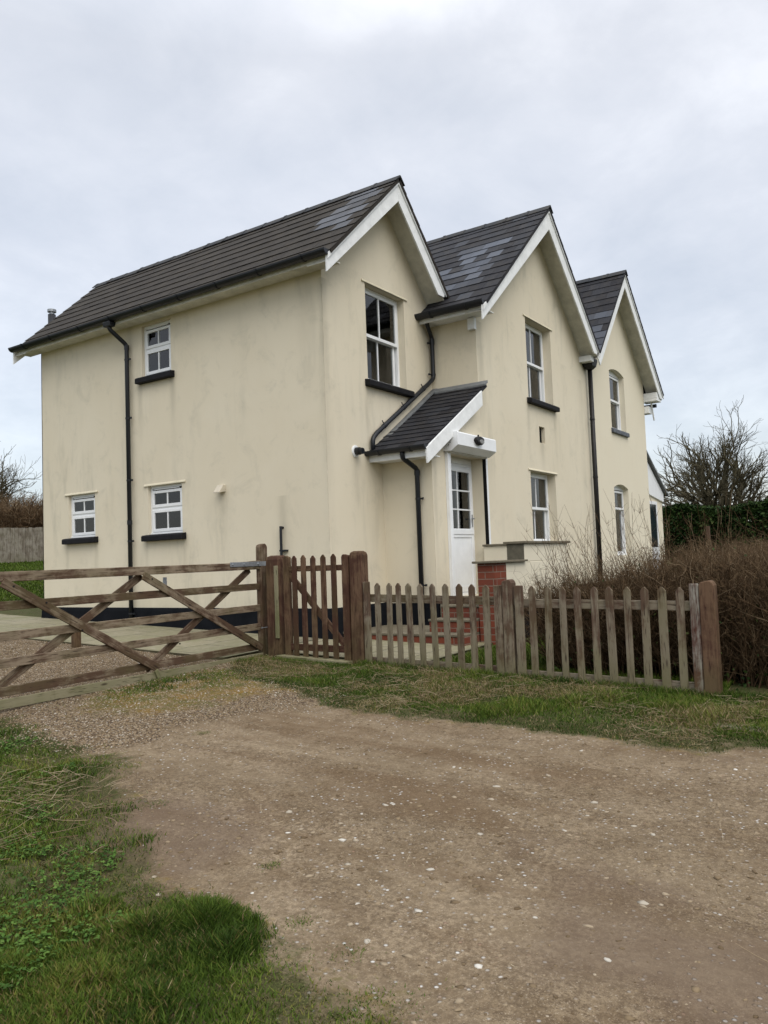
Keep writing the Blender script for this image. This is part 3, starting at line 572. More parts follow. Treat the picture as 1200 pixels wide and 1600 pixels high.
def soff(pts):
    mb = MB(); P = [Vector(p) for p in pts]; n = Vector((0, 0, -.015)); k = len(P); mb.add(P+[p+n for p in P], [tuple(range(k)), tuple(range(2*k-1, k-1, -1))]+[(i, i+k, (i+1) % k+k, (i+1) % k) for i in range(k)]); mb.build('soffit', M['soffit'], house)
def vs_(a, b, y0, y1, dz): soff([(a[0], y0, a[1]-dz), (a[0], y1, a[1]-dz), (b[0], y1, b[1]-dz), (b[0], y0, b[1]-dz)])
vs_(E1, A1, F1, 0, .12); vs_(A1, (2.86, 5.77), F1, 0, .12); vs_(E2, A2, F2, D, .12); vs_(A2, (7.86, 5.64), F2, D, .12); vs_((7.90, 5.60), A3, F2, D, .12); vs_(A3, E3, F2, D, .12); vs_(E1, A1, LW, YB, .12); vs_(A3, E3, LW, YB, .12)
# eaves: fascia + soffit boxes
m = MB(); m.box(-.285, -.26, F1, YB, 5.40, 5.50); m.box(-.259, .0, F1+.001, YB-.001, 5.42, 5.44); m.build('fascia', M['soffit'], house, .003)
m = MB(); m.box(2.60, 2.625, F2, .0, 5.235, 5.33); m.box(2.626, X2, F2+.001, -.001, 5.255, 5.27); m.box(X2-.09, X2-.003, D-.02, D+.1, 5.05, 5.24); m.build('fascia', M['board'], house, .003)
m = MB(); m.box(12.80, 12.825, F2, YB, 5.28, 5.42); m.box(X3, 12.80, F2, YB, 5.30, 5.32); m.build('fascia', M['board'], house, .003)
m = MB(); m.box(7.70, 7.88, F2+.08, D, 5.40, 5.52); m.build('corbel_box', M['board'], house, .004)
m = MB(); m.box(12.40, 12.78, F2+.001, D+.05, 5.22, 5.44); m.build('corbel_box', M['board'], house, .004)
m = MB(); m.box(12.40, 12.68, D-.12, D+.1, 4.92, 5.10); m.build('corbel_box', M['board'], house, .004)
m = MB(); m.tube([(12.83, D-.2, 5.16), (12.83, D+.3, 5.16)], .05, 10); m.build('gutter', M['gutter'], house)
m = MB(); m.prism([(12.55, 5.22), (12.62, 5.22), (12.80, 4.78), (12.76, 4.76)], D-.15, D-.12, 'y'); m.build('bargeboard', M['board'], house)
def gutter(p0, p1, r=.06, nb=8, name='gutter'):
    p0 = Vector(p0); p1 = Vector(p1); d = (p1-p0); Ln = d.length; d.normalize(); s = d.cross(Vector((0, 0, 1))).normalized(); u = Vector((0, 0, 1))
    m = MB(); n = 10; vs = []
    for p in (p0, p1):
        for rr in (r, r-.006):
            vs += [p+s*rr*math.cos(math.pi*(1+i/n))+u*rr*math.sin(math.pi*(1+i/n)) for i in range(n+1)]
    k = n+1; fs = []
    for i in range(n): fs += [(i, i+1, 2*k+i+1, 2*k+i), (k+i, 3*k+i, 3*k+i+1, k+i+1), (i, k+i, k+i+1, i+1), (2*k+i, 2*k+i+1, 3*k+i+1, 3*k+i)]
    fs += [(0, 2*k, 3*k, k), (n, k+n, 3*k+n, 2*k+n)]; m.add(vs, fs)
    for p, q in ((p0, d*.004), (p1, -d*.004)):
        vv = [p+s*(r+.004)*math.cos(math.pi*(1+i/n))+u*(r+.004)*math.sin(math.pi*(1+i/n)) for i in range(n+1)]; m.add(vv+[v+q for v in vv], [tuple(range(n+1)), tuple(range(2*n+1, n, -1))]+[(i, i+k, i+k+1, i+1) for i in range(n)])
    g = m.build(name, M['gutter'], house, smooth=False)
    mm = MB()
    for b in range(nb):
        c = p0+d*Ln*(b+.5)/nb; vs = []
        for p in (c-d*.018, c+d*.018):
            for rr in (r+.010, r+.001): vs += [p+s*rr*math.cos(math.pi*(1+i/n))+u*rr*math.sin(math.pi*(1+i/n)) for i in range(n+1)]
        mm = MB(); mm.add(vs, fs); mm.build('bracket', M['gutter'], g)
    return g
gutter((-.355, F1-.05, 5.515), (-.355, YB+.03, 5.515), .072, 9)
gutter((2.53, F2-.04, 5.37), (2.53, .06, 5.37), .085, 2)
gutter((12.89, F2, 5.42), (12.89, YB, 5.42), .06, 6)
def pipe(path, r=.034, clips=(), mat=None, sockets=(), side=(0, 1, 0), dist=.08):
    m = MB(); P = [Vector(p) for p in path]; q = [P[0]]
    for i in range(1, len(P)-1):
        a = (P[i-1]-P[i]); b = (P[i+1]-P[i]); k = min(.05, a.length*.45, b.length*.45); a.normalize(); b.normalize()
        for t in (0, .25, .5, .75, 1): q.append((P[i]+a*k)*(1-t)**2+P[i]*2*t*(1-t)+(P[i]+b*k)*t**2)
    q.append(P[-1]); m.tube(q, r, 12); o = m.build('downpipe', mat or M['gutter'], house, smooth=True)
    m = MB(); s = Vector(side)
    for c in sockets:
        c = Vector(c); m.tube([c-Vector((0, 0, .035)), c+Vector((0, 0, .035))], r+.007, 12); m.build('socket', mat or M['gutter'], o); m = MB()
    for c in clips:
        c = Vector(c); m.tube([c-Vector((0, 0, .014)), c+Vector((0, 0, .014))], r+.006, 12)
        e = c+s*dist; m.box(-.012, .012, -.012, .012, -.016, .016, Matrix.Translation(e)); 
        m.tube([c, e], .011, 6); m.build('pipe_clip', mat or M['gutter'], o); m = MB()
    return o
yy = 4.13
pipe([(-.35, 4.16+.05, 5.46), (-.35, 4.16+.05, 5.33), (-.07, yy, 5.10), (-.07, yy, .28)], .036, [(-.07, yy, z) for z in (4.85, 3.86, 2.82, 1.81, .62)], sockets=[(-.07, yy, z) for z in (5.06, 2.12)], side=(0, -1, 0))
mb = MB(); mb.prism([(-.42, 5.44), (-.28, 5.44), (-.30, 5.36), (-.40, 5.36)], 4.12, 4.30, 'y'); mb.build('outlet', M['gutter'], house, .01)
sl = (4.12-2.93)/(2.93-1.02)
pipe([(2.66, -.10, 5.30), (2.70, -.10, 5.20), (2.87, -.07, 5.05), (2.87, -.07, 4.36), (2.74, -.06, 4.26), (1.12, -.06, 3.23), (1.03, -.06, 3.14), (1.03, -.06, 2.93)], .036,
     [(2.87, -.07, 4.95), (2.87, -.07, 4.42)], side=(-1, .3, 0), sockets=[(2.87, -.07, 5.0)], dist=.09)
m = MB()
for tq in (.12, .5, .85):
    c = Vector((2.74, -.06, 4.26)).lerp(Vector((1.12, -.06, 3.23)), tq); m.tube([c-Vector((.03, 0, .02)), c+Vector((.03, 0, .02))], .041, 10); m.tube([c, c+Vector((-.035, .02, .075))], .009, 6); m.build('pipe_clip', M['gutter'], house); m = MB() 
pipe([(.98, -.60, 2.92), (.98, -.60, 2.80), (1.30, -.64, 2.66), (1.30, -.64, .45)], .036, [(1.30, -.64, 2.22), (1.30, -.64, .96)], side=(0, -1, 0), sockets=[(1.30, -.64, 2.60)])
pipe([(8.06, D-.10, 5.30), (8.06, D-.10, .30)], .05, [(8.06, D-.10, z) for z in (4.2, 2.95, 1.75)], M['iron'], side=(-1, 0, 0), dist=.12)
m = MB(); x, y, z = 8.02, D-.11, 5.28; vs = [(x+a*w_, y+b*w_*.8, z+c) for c, w_ in ((0, .07), (.05, .11), (.06, .13), (.18, .16), (.23, .16)) for a, b in ((-1, -1), (1, -1), (1, 1), (-1, 1))]
m.add(vs, [(4*i+k, 4*i+(k+1) % 4, 4*i+4+(k+1) % 4, 4*i+4+k) for i in range(4) for k in range(4)]+[(3, 2, 1, 0), (16, 17, 18, 19)]); m.box(x-.05, x+.05, y-.04, y+.04, z+.2, z+.26); m.build('hopper', M['iron'], house, .006)
# porch roof
pe, pt = (1.0, 2.95), (X2, 4.13); yf = D-.15
mb = MB(); deck(mb, [(pe[0], yf, pe[1]), (pe[0], -.0, pe[1]), (pt[0], -.0, pt[1]), (pt[0], yf, pt[1]-.0)], .05)
slates(mb, (pe[0], yf, pe[1]), (0, -yf, 0), (pt[0]-pe[0], 0, pt[1]-pe[1]), lambda u, v: True, .25, .16, lambda u, v: tn(.0, .45)); mb.build('roof', M['slate'], house)
mb = MB(); mb.prism([(.93, 2.90), (2.72, 3.985), (2.72, 3.745), (.95, 2.68)], yf-.03, yf, 'y'); mb.build('bargeboard', M['board'], house, .004)
mb = MB(); mb.prism([(pe[0]+.1, pe[1]+.03), (pt[0], pt[1]+.04), (pt[0], pt[1]+.07), (pe[0]+.1, pe[1]+.06)], -.10, -.002, 'y'); mb.prism([(X2-.10, 4.085), (X2-.002, 4.145), (X2-.002, 4.19), (X2-.10, 4.115)], yf-.03, -.10, 'y'); mb.build('flashing', M['lead'], house, .003)
mb = MB(); mb.box(1.0, 1.02, yf, .0, 2.79, 2.93); mb.box(1.021, XP, yf+.001, -.001, 2.80, 2.815); mb.build('fascia', M['board'], house, .003)
gutter((.94, yf-.02, 2.945), (.94, .04, 2.945), .068, 2)
# wall fittings
m = MB(); m.tube([(.66, -.012, 2.93), (.66, 0, 2.93)], .088, 20); m.tube([(.66, -.02, 2.93), (.66, 0, 2.93)], .075, 20); fl = m.build('flue_collar', M['board'], house)
m = MB(); m.tube([(.66, -.02, 2.93), (.66, -.085, 2.925)], .056, 16); m.tube([(.66, -.085, 2.925), (.66, -.14, 2.92)], .045, 16); m.tube([(.66, -.10, 2.925), (.66, -.112, 2.92)], .052, 16); m.build('boiler_flue', M['gutter'], house)
m = MB(); m.prism([(0, .06), (-.05, .06), (-.13, -.05), (-.13, -.065), (0, -.04)], -.065, .065, 'y'); m.build('extractor_cowl', m_plain('cream_cowl', (.55, .50, .40), .5), house, .005, loc=(0, 2.03, 2.51))
m = MB(); m.tube([(-.05, .84, 1.88), (-.05, .84, .35)], .02, 10); m.tube([(-.0, .84, 1.86), (-.05, .84, 1.86)], .02, 8); m.box(-.06, .0, .75, .87, 1.52, 1.545); m.build('waste_pipe', M['gutter'], house)
m = MB(); m.tube([(.70, 7.4, 3.0), (.70, 7.4, 6.48)], .075, 14); fp = m.build('stove_flue', M['gutter'], house, smooth=True)
m = MB(); m.tube([(.70, 7.4, 6.48), (.70, 7.4, 6.53)], .05, 12); m.tube([(.70, 7.4, 6.53), (.70, 7.4, 6.58), (.70, 7.4, 6.60)], [.085, .085, .03], 14); m.build('flue_cap', M['metal'], fp)
# right hand lean-to
YE = -.55; ex1 = 14.75
ext = MB(); ext.prism([(X3, -.3), (ex1, -.3), (ex1, 2.98), (X3, 4.35)], YE, YE+3.2, 'y'); ext.build('extension_wall', M['render_clean'], house)
m = MB(); m.prism([(X3, 4.40), (ex1+.16, 2.96), (ex1+.16, 2.91), (X3, 4.35)], YE-.14, YE+3.3, 'y'); m.build('roof', M['lead'], house)
m = MB(); m.prism([(X3, 4.30), (ex1+.05, 2.94), (ex1+.02, 2.7), (X3, 2.98)], YE-.05, YE-.002, 'y'); m.build('weatherboard', M['white'], house, .004)
m = MB(); px0, px1 = 13.0, 14.15
m.box(px0, px0+.09, YE-.03, YE-.001, .3, 2.69); m.box(px1-.09, px1, YE-.03, YE-.001, .3, 2.69); m.box(px0+.09, px1-.09, YE-.03, YE-.001, 2.6, 2.69); m.box(px0+.09, px1-.09, YE-.03, YE-.001, .3, 1.42); pd = m.build('door', M['white'], house, .004)
m = MB(); m.box(px0+.09, px1-.09, YE-.018, YE-.001, 1.42, 2.6); m.build('pane', m_plain('dark_glazing', (.02, .03, .035), .08, .8, .1), pd)
m = MB(); m.tube([(ex1+.2, YE-.14, 2.93), (ex1+.2, YE+3.3, 2.93)], .055, 10); m.build('gutter', M['gutter'], house)

# ------------------------------------------------------------------ steps and landing wall
st = empty('brick_steps', (.6, -1.3, .22), 0, 'three red brick steps rising to the white front door', 'steps')
def at(m, nm, mat, root, bev=.006): o = m.build(nm, mat, root, bev); o.location = -Vector(root.location); return o
for i, (x0, y1, z0, z1) in enumerate(((.17, -.06, .1, .385), (.42, -1.28, .385, .55), (.70, -1.31, .55, .715))):
    m = MB(); m.box(x0, 2.9 if i else XP-.04, -1.93, y1 if i else -.035, z0, z1-.03); 
    s_ = at(m, 'step', M['brick'], st, .004)
    m = MB(); m.box(x0-.015, 2.88 if i else XP-.045, -1.928, (y1+.01) if i else -.035, z1-.03, z1); o = m.build('tread', M['cap'], s_, .006)
m = MB(); m.box(1.36, 2.9, -1.5, D-.04, .1, .74); at(m, 'landing', M['cap'], st, .006)
lw = empty('landing_wall', (1.8, -2.05, .24), 0, 'low cream rendered wall with stone coping beside the front steps', 'garden wall')
m = MB(); m.box(.88, 2.62, -2.2, -1.95, -.1, 1.255); m.box(1.47, 2.62, -2.199, -1.951, 1.255, 1.50); m.box(2.86, 3.06, -1.95, D-.01, -.1, 1.50); m.box(2.62, 3.06, -2.2, -1.95, -.1, 1.50); at(m, 'wall', M['render_clean'], lw, .008)
m = MB(); m.box(.56, .878, -2.203, -1.947, -.1, 1.255); at(m, 'brick_pier', M['brick'], lw, .005)
m = MB(); m.box(1.448, 1.469, -2.2, -1.95, 1.285, 1.50); at(m, 'cement_end', M['cap_dark'], lw, .003)
m = MB(); m.box(.50, 1.47, -2.25, -1.9, 1.256, 1.285); m.box(1.42, 3.10, -2.24, -1.91, 1.501, 1.535); m.box(2.83, 3.09, -1.909, D-.001, 1.501, 1.534); at(m, 'coping', M['cap'], lw, .006)
m = MB(); m.box(.86, 2.655, -2.232, -2.201, -.1, .66); at(m, 'plinth', M['plinth'], lw, .005)
m = MB(); m.box(3.0, 5.2, -2.4, -2.15, .1, .46); m.box(3.0, 5.2, -2.42, -2.13, .46, .50); o = m.build('raised_bed', M['cap'], None, .01); setp(o, 'pale concrete bed edge behind the picket fence by the landing wall', 'bed edge')

# ------------------------------------------------------------------ timber: gates and fences
def board(root, name, mat, a, b, wdt, th, up=(0, 0, 1), y=None, top=None, bev=.004, twist=0):
    """board from a to b (root-local), its mesh running along local z or x"""
    a = Vector(a); b = Vector(b); d = b-a; Ln = d.length; d.normalize()
    vert = abs(d.z) > .9
    ax = 'z' if vert else 'x'; m = MB(); h = wdt/2
    if vert:
        if top == 'point': pts = [(-h, 0), (h, 0), (h, Ln-h*1.0), (0+h*.18, Ln-.0), (-h*.18, Ln), (-h, Ln-h*1.0)]
        elif top == 'round': pts = [(-h, 0), (h, 0), (h, Ln-h*.7), (h*.8, Ln-h*.28), (h*.4, Ln-.01), (-h*.4, Ln), (-h*.8, Ln-h*.28), (-h, Ln-h*.7)]
        else: pts = [(-h, 0), (h, 0), (h, Ln), (-h, Ln)]
        m.prism(pts, -th/2, th/2, 'y')
        o = m.build(name, mat, root, bev); o.location = a
        q = Vector((0, 0, 1)).rotation_difference(d); o.rotation_mode = 'QUATERNION'; o.rotation_quaternion = q@Matrix.Rotation(twist, 4, 'Z').to_quaternion()
    else:
        m.box(0, Ln, -th/2, th/2, -h, h); o = m.build(name, mat, root, bev); o.location = a
        o.rotation_mode = 'QUATERNION'; q = Vector((1, 0, 0)).rotation_difference(d); o.rotation_quaternion = q
    return o
z0 = .22
ang = math.atan2(-.23, -3.39)
fg = empty('field_gate', (-1.42, .03, z0), ang, 'wide brown five bar timber field gate with crossed braces and a green kickboard', 'gate')
GZx, GZz = M['gate_x'], M['gate_z']
board(fg, 'stile', GZz, (-.10, 0, .02), (-.10, 0, 1.385), .13, .08, top='round', bev=.008)
board(fg, 'stile', GZz, (3.62, 0, .0), (3.62, 0, 1.16), .08, .07)
LEN = 3.66
m = MB(); m.prism([(-.04, 1.07), (LEN, 1.06), (LEN, 1.148), (.5, 1.155), (-.04, 1.178)], -.03, .03, 'y'); m.build('rail', GZx, fg, .004)
for zc in (.858, .600, .373, .135): board(fg, 'rail', GZx, (-.06, 0, zc+.004), (LEN, 0, zc-.002), .078, .026)
for a, b in (((3.40, .036, 1.06), (1.66, .036, .10)), ((1.84, .036, 1.06), (-.02, .036, .12))): board(fg, 'brace', GZx, a, b, .085, .022)
for a, b in (((1.80, -.036, 1.06), (3.42, -.036, .16)), ((.10, -.036, 1.07), (1.76, -.036, .10))): board(fg, 'brace', GZx, a, b, .08, .022)
board(fg, 'kickboard', M['kick_x'], (-.04, .026, .018), (LEN, .026, .034), .085, .022)
m = MB(); m.box(-.19, .52, .034, .041, 1.11, 1.165)
for q in (-.16, .02, .28, .48): m.tube([(q, .04, 1.137), (q, .05, 1.137)], .013, 8)
m.tube([(-.19, .03, 1.13), (-.26, .03, 1.13)], .012, 8); m.build('hinge_strap', M['metal'], fg, .002)
m = MB(); m.tube([(-.03, .03, .36), (-.26, .03, .36)], .012, 8); m.tube([(-.17, .03, .30), (-.17, .03, .42)], .016, 8); m.tube([(-.23, .05, .34), (-.23, .05, .40)], .025, 8); m.build('hinge_bolt', M['metal'], fg)
m = MB(); m.box(1.45, 1.49, -.05, -.032, .86, 1.03); m.tube([(1.47, -.05, .86), (1.47, -.05, 1.0)], .01, 6); m.build('latch', M['metal'], fg)
board(fg, 'gate_stop', M['kick_z'], (1.66, .045, .0), (1.70, .045, .09), .05, .022)
m = MB()
for (a_, b_) in ((1.73, 1.02), (3.30, 1.02), (.1, .16), (1.36, .32), (.62, .50), (2.6, .58), (2.98, .86), (1.2, .72)): m.tube([(a_, .045, b_), (a_, .052, b_)], .009, 8)
m.build('bolt_heads', M['iron'], fg)
def gpost(x, y, w_, zt, mat, label, extra=None, lean=0):
    zb = float(H(x, y))-.1; r = empty('gate_post', (x, y, float(H(x, y))), 0, label, 'post', 'gate posts')
    m = MB(); h = w_/2; Ln = zt-zb; k = -(float(H(x, y))-zb)
    n = [(-h, 1.), (h, 1.)]
    vs = []; lv = [(k, h), (k+Ln-.05, h*.985), (k+Ln-.015, h*.86), (k+Ln, h*.55)]
    for z, q in lv: vs += [(-q, -q, z), (q, -q, z), (q, q, z), (-q, q, z)]
    m.add(vs, [(4*i+j, 4*i+(j+1) % 4, 4*i+4+(j+1) % 4, 4*i+4+j) for i in range(3) for j in range(4)]+[(3, 2, 1, 0), (12, 13, 14, 15)])
    o = m.build('post', mat, r, .006); o.rotation_euler = (lean, 0, 0); return r
g1 = gpost(-1.33, -.225, .20, 1.45, M['post_z'], 'thick brown hanging post between the field gate and the picket gate')
board(g1, 'batten', M['kick_z'], (-.112, -.075, .22), (-.112, -.075, 1.08), .055, .02, twist=math.pi/2)
g2 = gpost(-1.32, -1.435, .155, 1.46, M['post_z'], 'brown post where the picket gate meets the low picket fence')
pg = empty('picket_gate', (-1.37, -.38, .23), -math.pi/2, 'narrow brown picket gate with pointed pales and one diagonal brace', 'gate')
# local x runs from the hanging stile (y=-.38) towards -Y; local y points to -X (viewer side)? rotation -90: x->-Y, y->+X
gw = .95
board(pg, 'stile', M['post_z'], (.045, -.012, .0), (.045, -.012, 1.21), .085, .055, top='round'); board(pg, 'stile', M['post_z'], (gw-.03, -.012, -.02), (gw-.03, -.012, 1.20), .085, .055, top='round')
for q in (.185, .325, .470, .62, .77): board(pg, 'picket', M['post_z'], (q, -.045, .02+random.uniform(-.01, .01)), (q, -.045, 1.205+random.uniform(-.008, .008)), .072, .02, top='point')
board(pg, 'rail', M['post_x'], (.08, -.01, 1.052), (gw-.06, -.01, 1.05), .066, .04); board(pg, 'rail', M['post_x'], (.08, -.01, .135), (gw-.06, -.01, .13), .075, .04)
board(pg, 'brace', M['post_x'], (.07, -.012, 1.0), (gw-.08, -.012, .18), .075, .026)
o = board(None, 'gate_sill', M['kick_x'], (-1.44, -.34, .25), (-1.44, -1.36, .215), .05, .16); setp(o, 'mossy timber threshold on the ground under the picket gate', 'sill')
# picket fence panels
PZ, PX = M['picket_z'], M['picket_x']
def panel(label, ys, ztops, y0, y1, posts):
    r = empty('picket_fence', (-1.33, y0, float(H(-1.33, y0))), 0, label, 'fence', 'picket fence panels'); zr = r.location.z
    L_ = lambda x, y, z: (x+1.33, y-y0, z-zr)
    proto = None
    for i, (y, zt) in enumerate(zip(ys, ztops)):
        zb = float(H(-1.35, y))-.02
        if proto is None:
            proto = board(r, 'picket', PZ, L_(-1.36, y, zb), L_(-1.36, y, zt), .07, .021, top='point', twist=math.pi/2); pr_len = zt-zb; o = proto
        else:
            o = proto.copy(); COL.objects.link(o); o.parent = r; o.location = L_(-1.36, y, zt-pr_len)
            q = Matrix.Rotation(random.uniform(-.012, .012), 4, 'X')@Matrix.Rotation(random.uniform(-.02, .02), 4, 'Y'); o.rotation_quaternion = q.to_quaternion()@Matrix.Rotation(math.pi/2+random.uniform(-.12, .12), 4, 'Z').to_quaternion()
            o.scale = (random.uniform(.92, 1.08), 1, 1)
    za0, za1 = ztops[0], ztops[-1]
    board(r, 'rail', PX, L_(-1.325, y0, za0-.165), L_(-1.325, y1, za1-.165), .085, .04)
    board(r, 'rail', PX, L_(-1.325, y0, float(H(-1.33, y0))+.04), L_(-1.325, y1, float(H(-1.33, y1))+.06), .08, .035)
    for (y, zt, w_, nm, mt, th) in posts:
        zb = float(H(-1.33, y))-.03; board(r, nm, mt, L_(-1.33 if nm == 'post' else -1.372, y, zb), L_(-1.33 if nm == 'post' else -1.372, y, zt), w_, th, top='round' if nm == 'post' else None, twist=math.pi/2, bev=.008)
    return r
panel('grey brown picket fence panel between the picket gate and the middle post', [-1.707, -1.852, -1.985, -2.125, -2.27, -2.427, -2.574, -2.726, -2.882, -3.034], [1.098, 1.096, 1.094, 1.09, 1.083, 1.08, 1.078, 1.075, 1.068, 1.06],
      -1.53, -3.2, [(-1.57, 1.115, .085, 'end_board', PZ, .03), (-3.172, 1.055, .085, 'end_board', PZ, .028)])
panel('grey brown picket fence panel in front of the twiggy hedge, with a leaning end post', [-3.533, -3.685, -3.84, -3.998, -4.152, -4.303, -4.457, -4.612, -4.769, -4.917], [1.042, 1.034, 1.032, 1.03, 1.028, 1.026, 1.024, 1.022, 1.02, 1.014],
      -3.2, -5.1, [(-3.275, 1.112, .11, 'post', PZ, .11), (-3.40, 1.05, .09, 'end_board', PZ, .03), (-5.045, 1.045, .08, 'end_board', M['worn_z'], .03), (-5.15, 1.072, .125, 'post', M['post_z'], .13)])
# short stake behind the field gate
o = board(None, 'stake', M['post_z'], (-2.05, 2.75, .28), (-2.05, 2.75, .66), .10, .08); setp(o, 'short brown stake in the gravel behind the field gate', 'stake')
# kerb stone in the verge
m = MB(); m.prism([(-.5, -.06), (-.2, -.085), (.15, -.07), (.42, -.09), (.52, -.02), (.45, .06), (.1, .08), (-.3, .06), (-.52, .05)], -.06, .006, 'z'); o = m.build('kerb_stone', M['cap'], None, .02, loc=(-2.45, -5.75, float(H(-2.45, -5.75))+.02), rot=(0, 0, R_(80))); setp(o, 'flat pale stone half buried in the grass verge', 'stone')

# ------------------------------------------------------------------ vegetation helpers
def tubes(P0, P1, R0, R1, k=3):
    d = P1-P0; d /= np.linalg.norm(d, axis=1, keepdims=True)+1e-9
    a = np.cross(d, np.array([.31, .17, .93])); a /= np.linalg.norm(a, axis=1, keepdims=True)+1e-9; b = np.cross(d, a); n = len(P0); vs = []
    for P, Rr in ((P0, R0), (P1, R1)):
        for j in range(k):
            t = 2*math.pi*j/k; vs.append(P+(a*math.cos(t)+b*math.sin(t))*Rr[:, None])
    Vv = np.stack(vs, 1).reshape(-1, 3); base = (np.arange(n)*2*k)[:, None, None]
    f = np.array([[j, (j+1) % k, k+(j+1) % k, k+j] for j in range(k)])[None]
    return Vv, (base+f).reshape(-1, 4)
def shoots(P, Dr, Ln, R0, nseg=4, wob=.25, grav=0., taper=.35):
    """vectorised curved shoots -> segments (p0,p1,r0,r1,id)"""
    n = len(P); d = Dr/np.linalg.norm(Dr, axis=1, keepdims=True); p = P.copy(); S = []; pts = [p]
    for i in range(nseg):
        d = d+rng.normal(0, wob, (n, 3))/math.sqrt(nseg); d[:, 2] += grav/nseg; d /= np.linalg.norm(d, axis=1, keepdims=True)
        q = p+d*(Ln/nseg)[:, None]; f0 = 1-(1-taper)*i/nseg; f1 = 1-(1-taper)*(i+1)/nseg
        S.append((p, q, R0*f0, R0*f1, np.arange(n))); p = q; pts.append(p)
    return S, np.stack(pts, 1), d
def twig_obj(name, segs, mat, parent=None, tones=None, k=3):
    P0 = np.concatenate([s[0] for s in segs]); P1 = np.concatenate([s[1] for s in segs]); R0 = np.concatenate([s[2] for s in segs]); R1 = np.concatenate([s[3] for s in segs])
    Vv, F = tubes(P0, P1, R0, R1, k); T = np.concatenate([s[5] if len(s) > 5 else rng.random(len(s[0])) for s in segs])
    return np_obj(name, Vv, F, mat, parent, {'tone': np.repeat(T, 2*k)})
def with_tone(S, t): return [(*s[:5], t) for s in S]
def leaves(C, size, mat, name, parent=None, tone=None, up=.3):
    n = len(C); nn = rng.normal(0, 1, (n, 3)); nn[:, 2] = np.abs(nn[:, 2])+up; nn /= np.linalg.norm(nn, axis=1, keepdims=True)
    a = np.cross(nn, rng.normal(0, 1, (n, 3))); a /= np.linalg.norm(a, axis=1, keepdims=True); b = np.cross(nn, a); s = size[:, None]
    Vv = np.stack([C-a*s, C-b*s*.55+nn*s*.15, C+a*s, C+b*s*.55+nn*s*.15], 1).reshape(-1, 3); F = np.arange(4*n).reshape(-1, 4)
    return np_obj(name, Vv, F, mat, parent, {'tone': np.repeat(rng.random(n) if tone is None else tone, 4)})
def blades(X, Y, hgt, wid, lean, tone, name, label, mat=None, parent=None, z=None, kind='stuff'):
    n = len(X); Z = Hm(X, Y) if z is None else z; az = rng.uniform(0, 2*np.pi, n); la = rng.uniform(0, 2*np.pi, n)
    sx, sy = np.cos(az)*wid/2, np.sin(az)*wid/2; lx, ly = np.cos(la)*lean*hgt, np.sin(la)*lean*hgt; hz = hgt*np.sqrt(np.clip(1-lean**2*.8, .05, 1))
    B = np.stack([X, Y, Z-.005], -1); s = np.stack([sx, sy, 0*sx], -1); m_ = B+np.stack([lx*.3, ly*.3, hz*.55], -1); tp = B+np.stack([lx, ly, hz], -1)
    Vv = np.stack([B-s, B+s, m_+s*.8, m_-s*.8, tp], 1).reshape(-1, 3); b = np.arange(n)[:, None, None]*5
    F = (b+np.array([[0, 1, 2], [0, 2, 3], [3, 2, 4]])[None]).reshape(-1, 3)
    o = np_obj(name, Vv, F, mat or M['grass'], parent, {'tone': np.repeat(tone, 5)}); return setp(o, label, None, None, kind)

# ---- left foreground grass
def scatter(n, x0, x1, y0, y1): return rng.uniform(x0, x1, n), rng.uniform(y0, y1, n)
X, Y = scatter(420000, -8.6, -4.7, -6.2, .2); X2_, Y2_ = scatter(260000, -7.7, -6.0, -5.9, -3.9); X = np.concatenate([X, X2_]); Y = np.concatenate([Y, Y2_]); lg = left_grass(X, Y)
dn = .30+.70*sm(.32, .56, fbm(X, Y, 5.5, 31, 5)); ok = (lg > -.12) & (rng.random(len(X)) < dn*sm(-.12, .40, lg+(fbm(X, Y, 7, 35)-.5)*.35)); 
cdist = np.hypot(X+8.57, Y+6.72); ok &= rng.random(len(X)) < np.clip(1.25-.10*cdist, .35, 1); ok &= cdist > 1.6
X, Y = X[ok], Y[ok]; cl = fbm(X, Y, 2.1, 33); n = len(X)
tuft = np.zeros(n)
TUF = [(-6.42, -4.38, .13, .12), (-6.55, -4.62, .09, .08), (-6.38, -4.60, .07, .07), (-6.62, -3.95, .10, .08), (-6.05, -3.60, .10, .08), (-5.85, -3.1, .13, .07), (-7.1, -4.0, .12, .05), (-6.60, -4.25, .08, .08), (-6.9, -4.7, .10, .04), (-5.5, -2.3, .2, .05), (-5.2, -1.0, .22, .06)]
for tx, ty, tr_, th_ in TUF: tuft += np.exp(-((X-tx)**2+(Y-ty)**2)/tr_**2)*th_*.62*(.5+fbm(X, Y, 14, 38))
lgs = sm(-.1, .45, left_grass(X, Y)); hgt = (.016+.040*rng.random(n)*(.2+1.3*fbm(X, Y, 9, 36)))*(.5+.5*lgs)+tuft*rng.uniform(.4, 1.3, n); tone = np.clip(.06+.56*rng.random(n)+(cl-.5)*.75+(fbm(X, Y, 7, 34)-.5)*.6-tuft*1.3+.12, 0, .82); dry = rng.random(n); tone = np.where(dry > .965, .75+.25*rng.random(n), tone)
brn = sm(.52, .66, fbm(X, Y, 1.3, 37)); tone = np.where((rng.random(n) < brn*.16), .82+.10*rng.random(n), tone)
blades(X, Y, hgt, .0035+.003*rng.random(n), np.clip(.35+.45*rng.random(n), 0, .92), tone, 'foreground_grass', 'short rough green grass left of the dirt track')
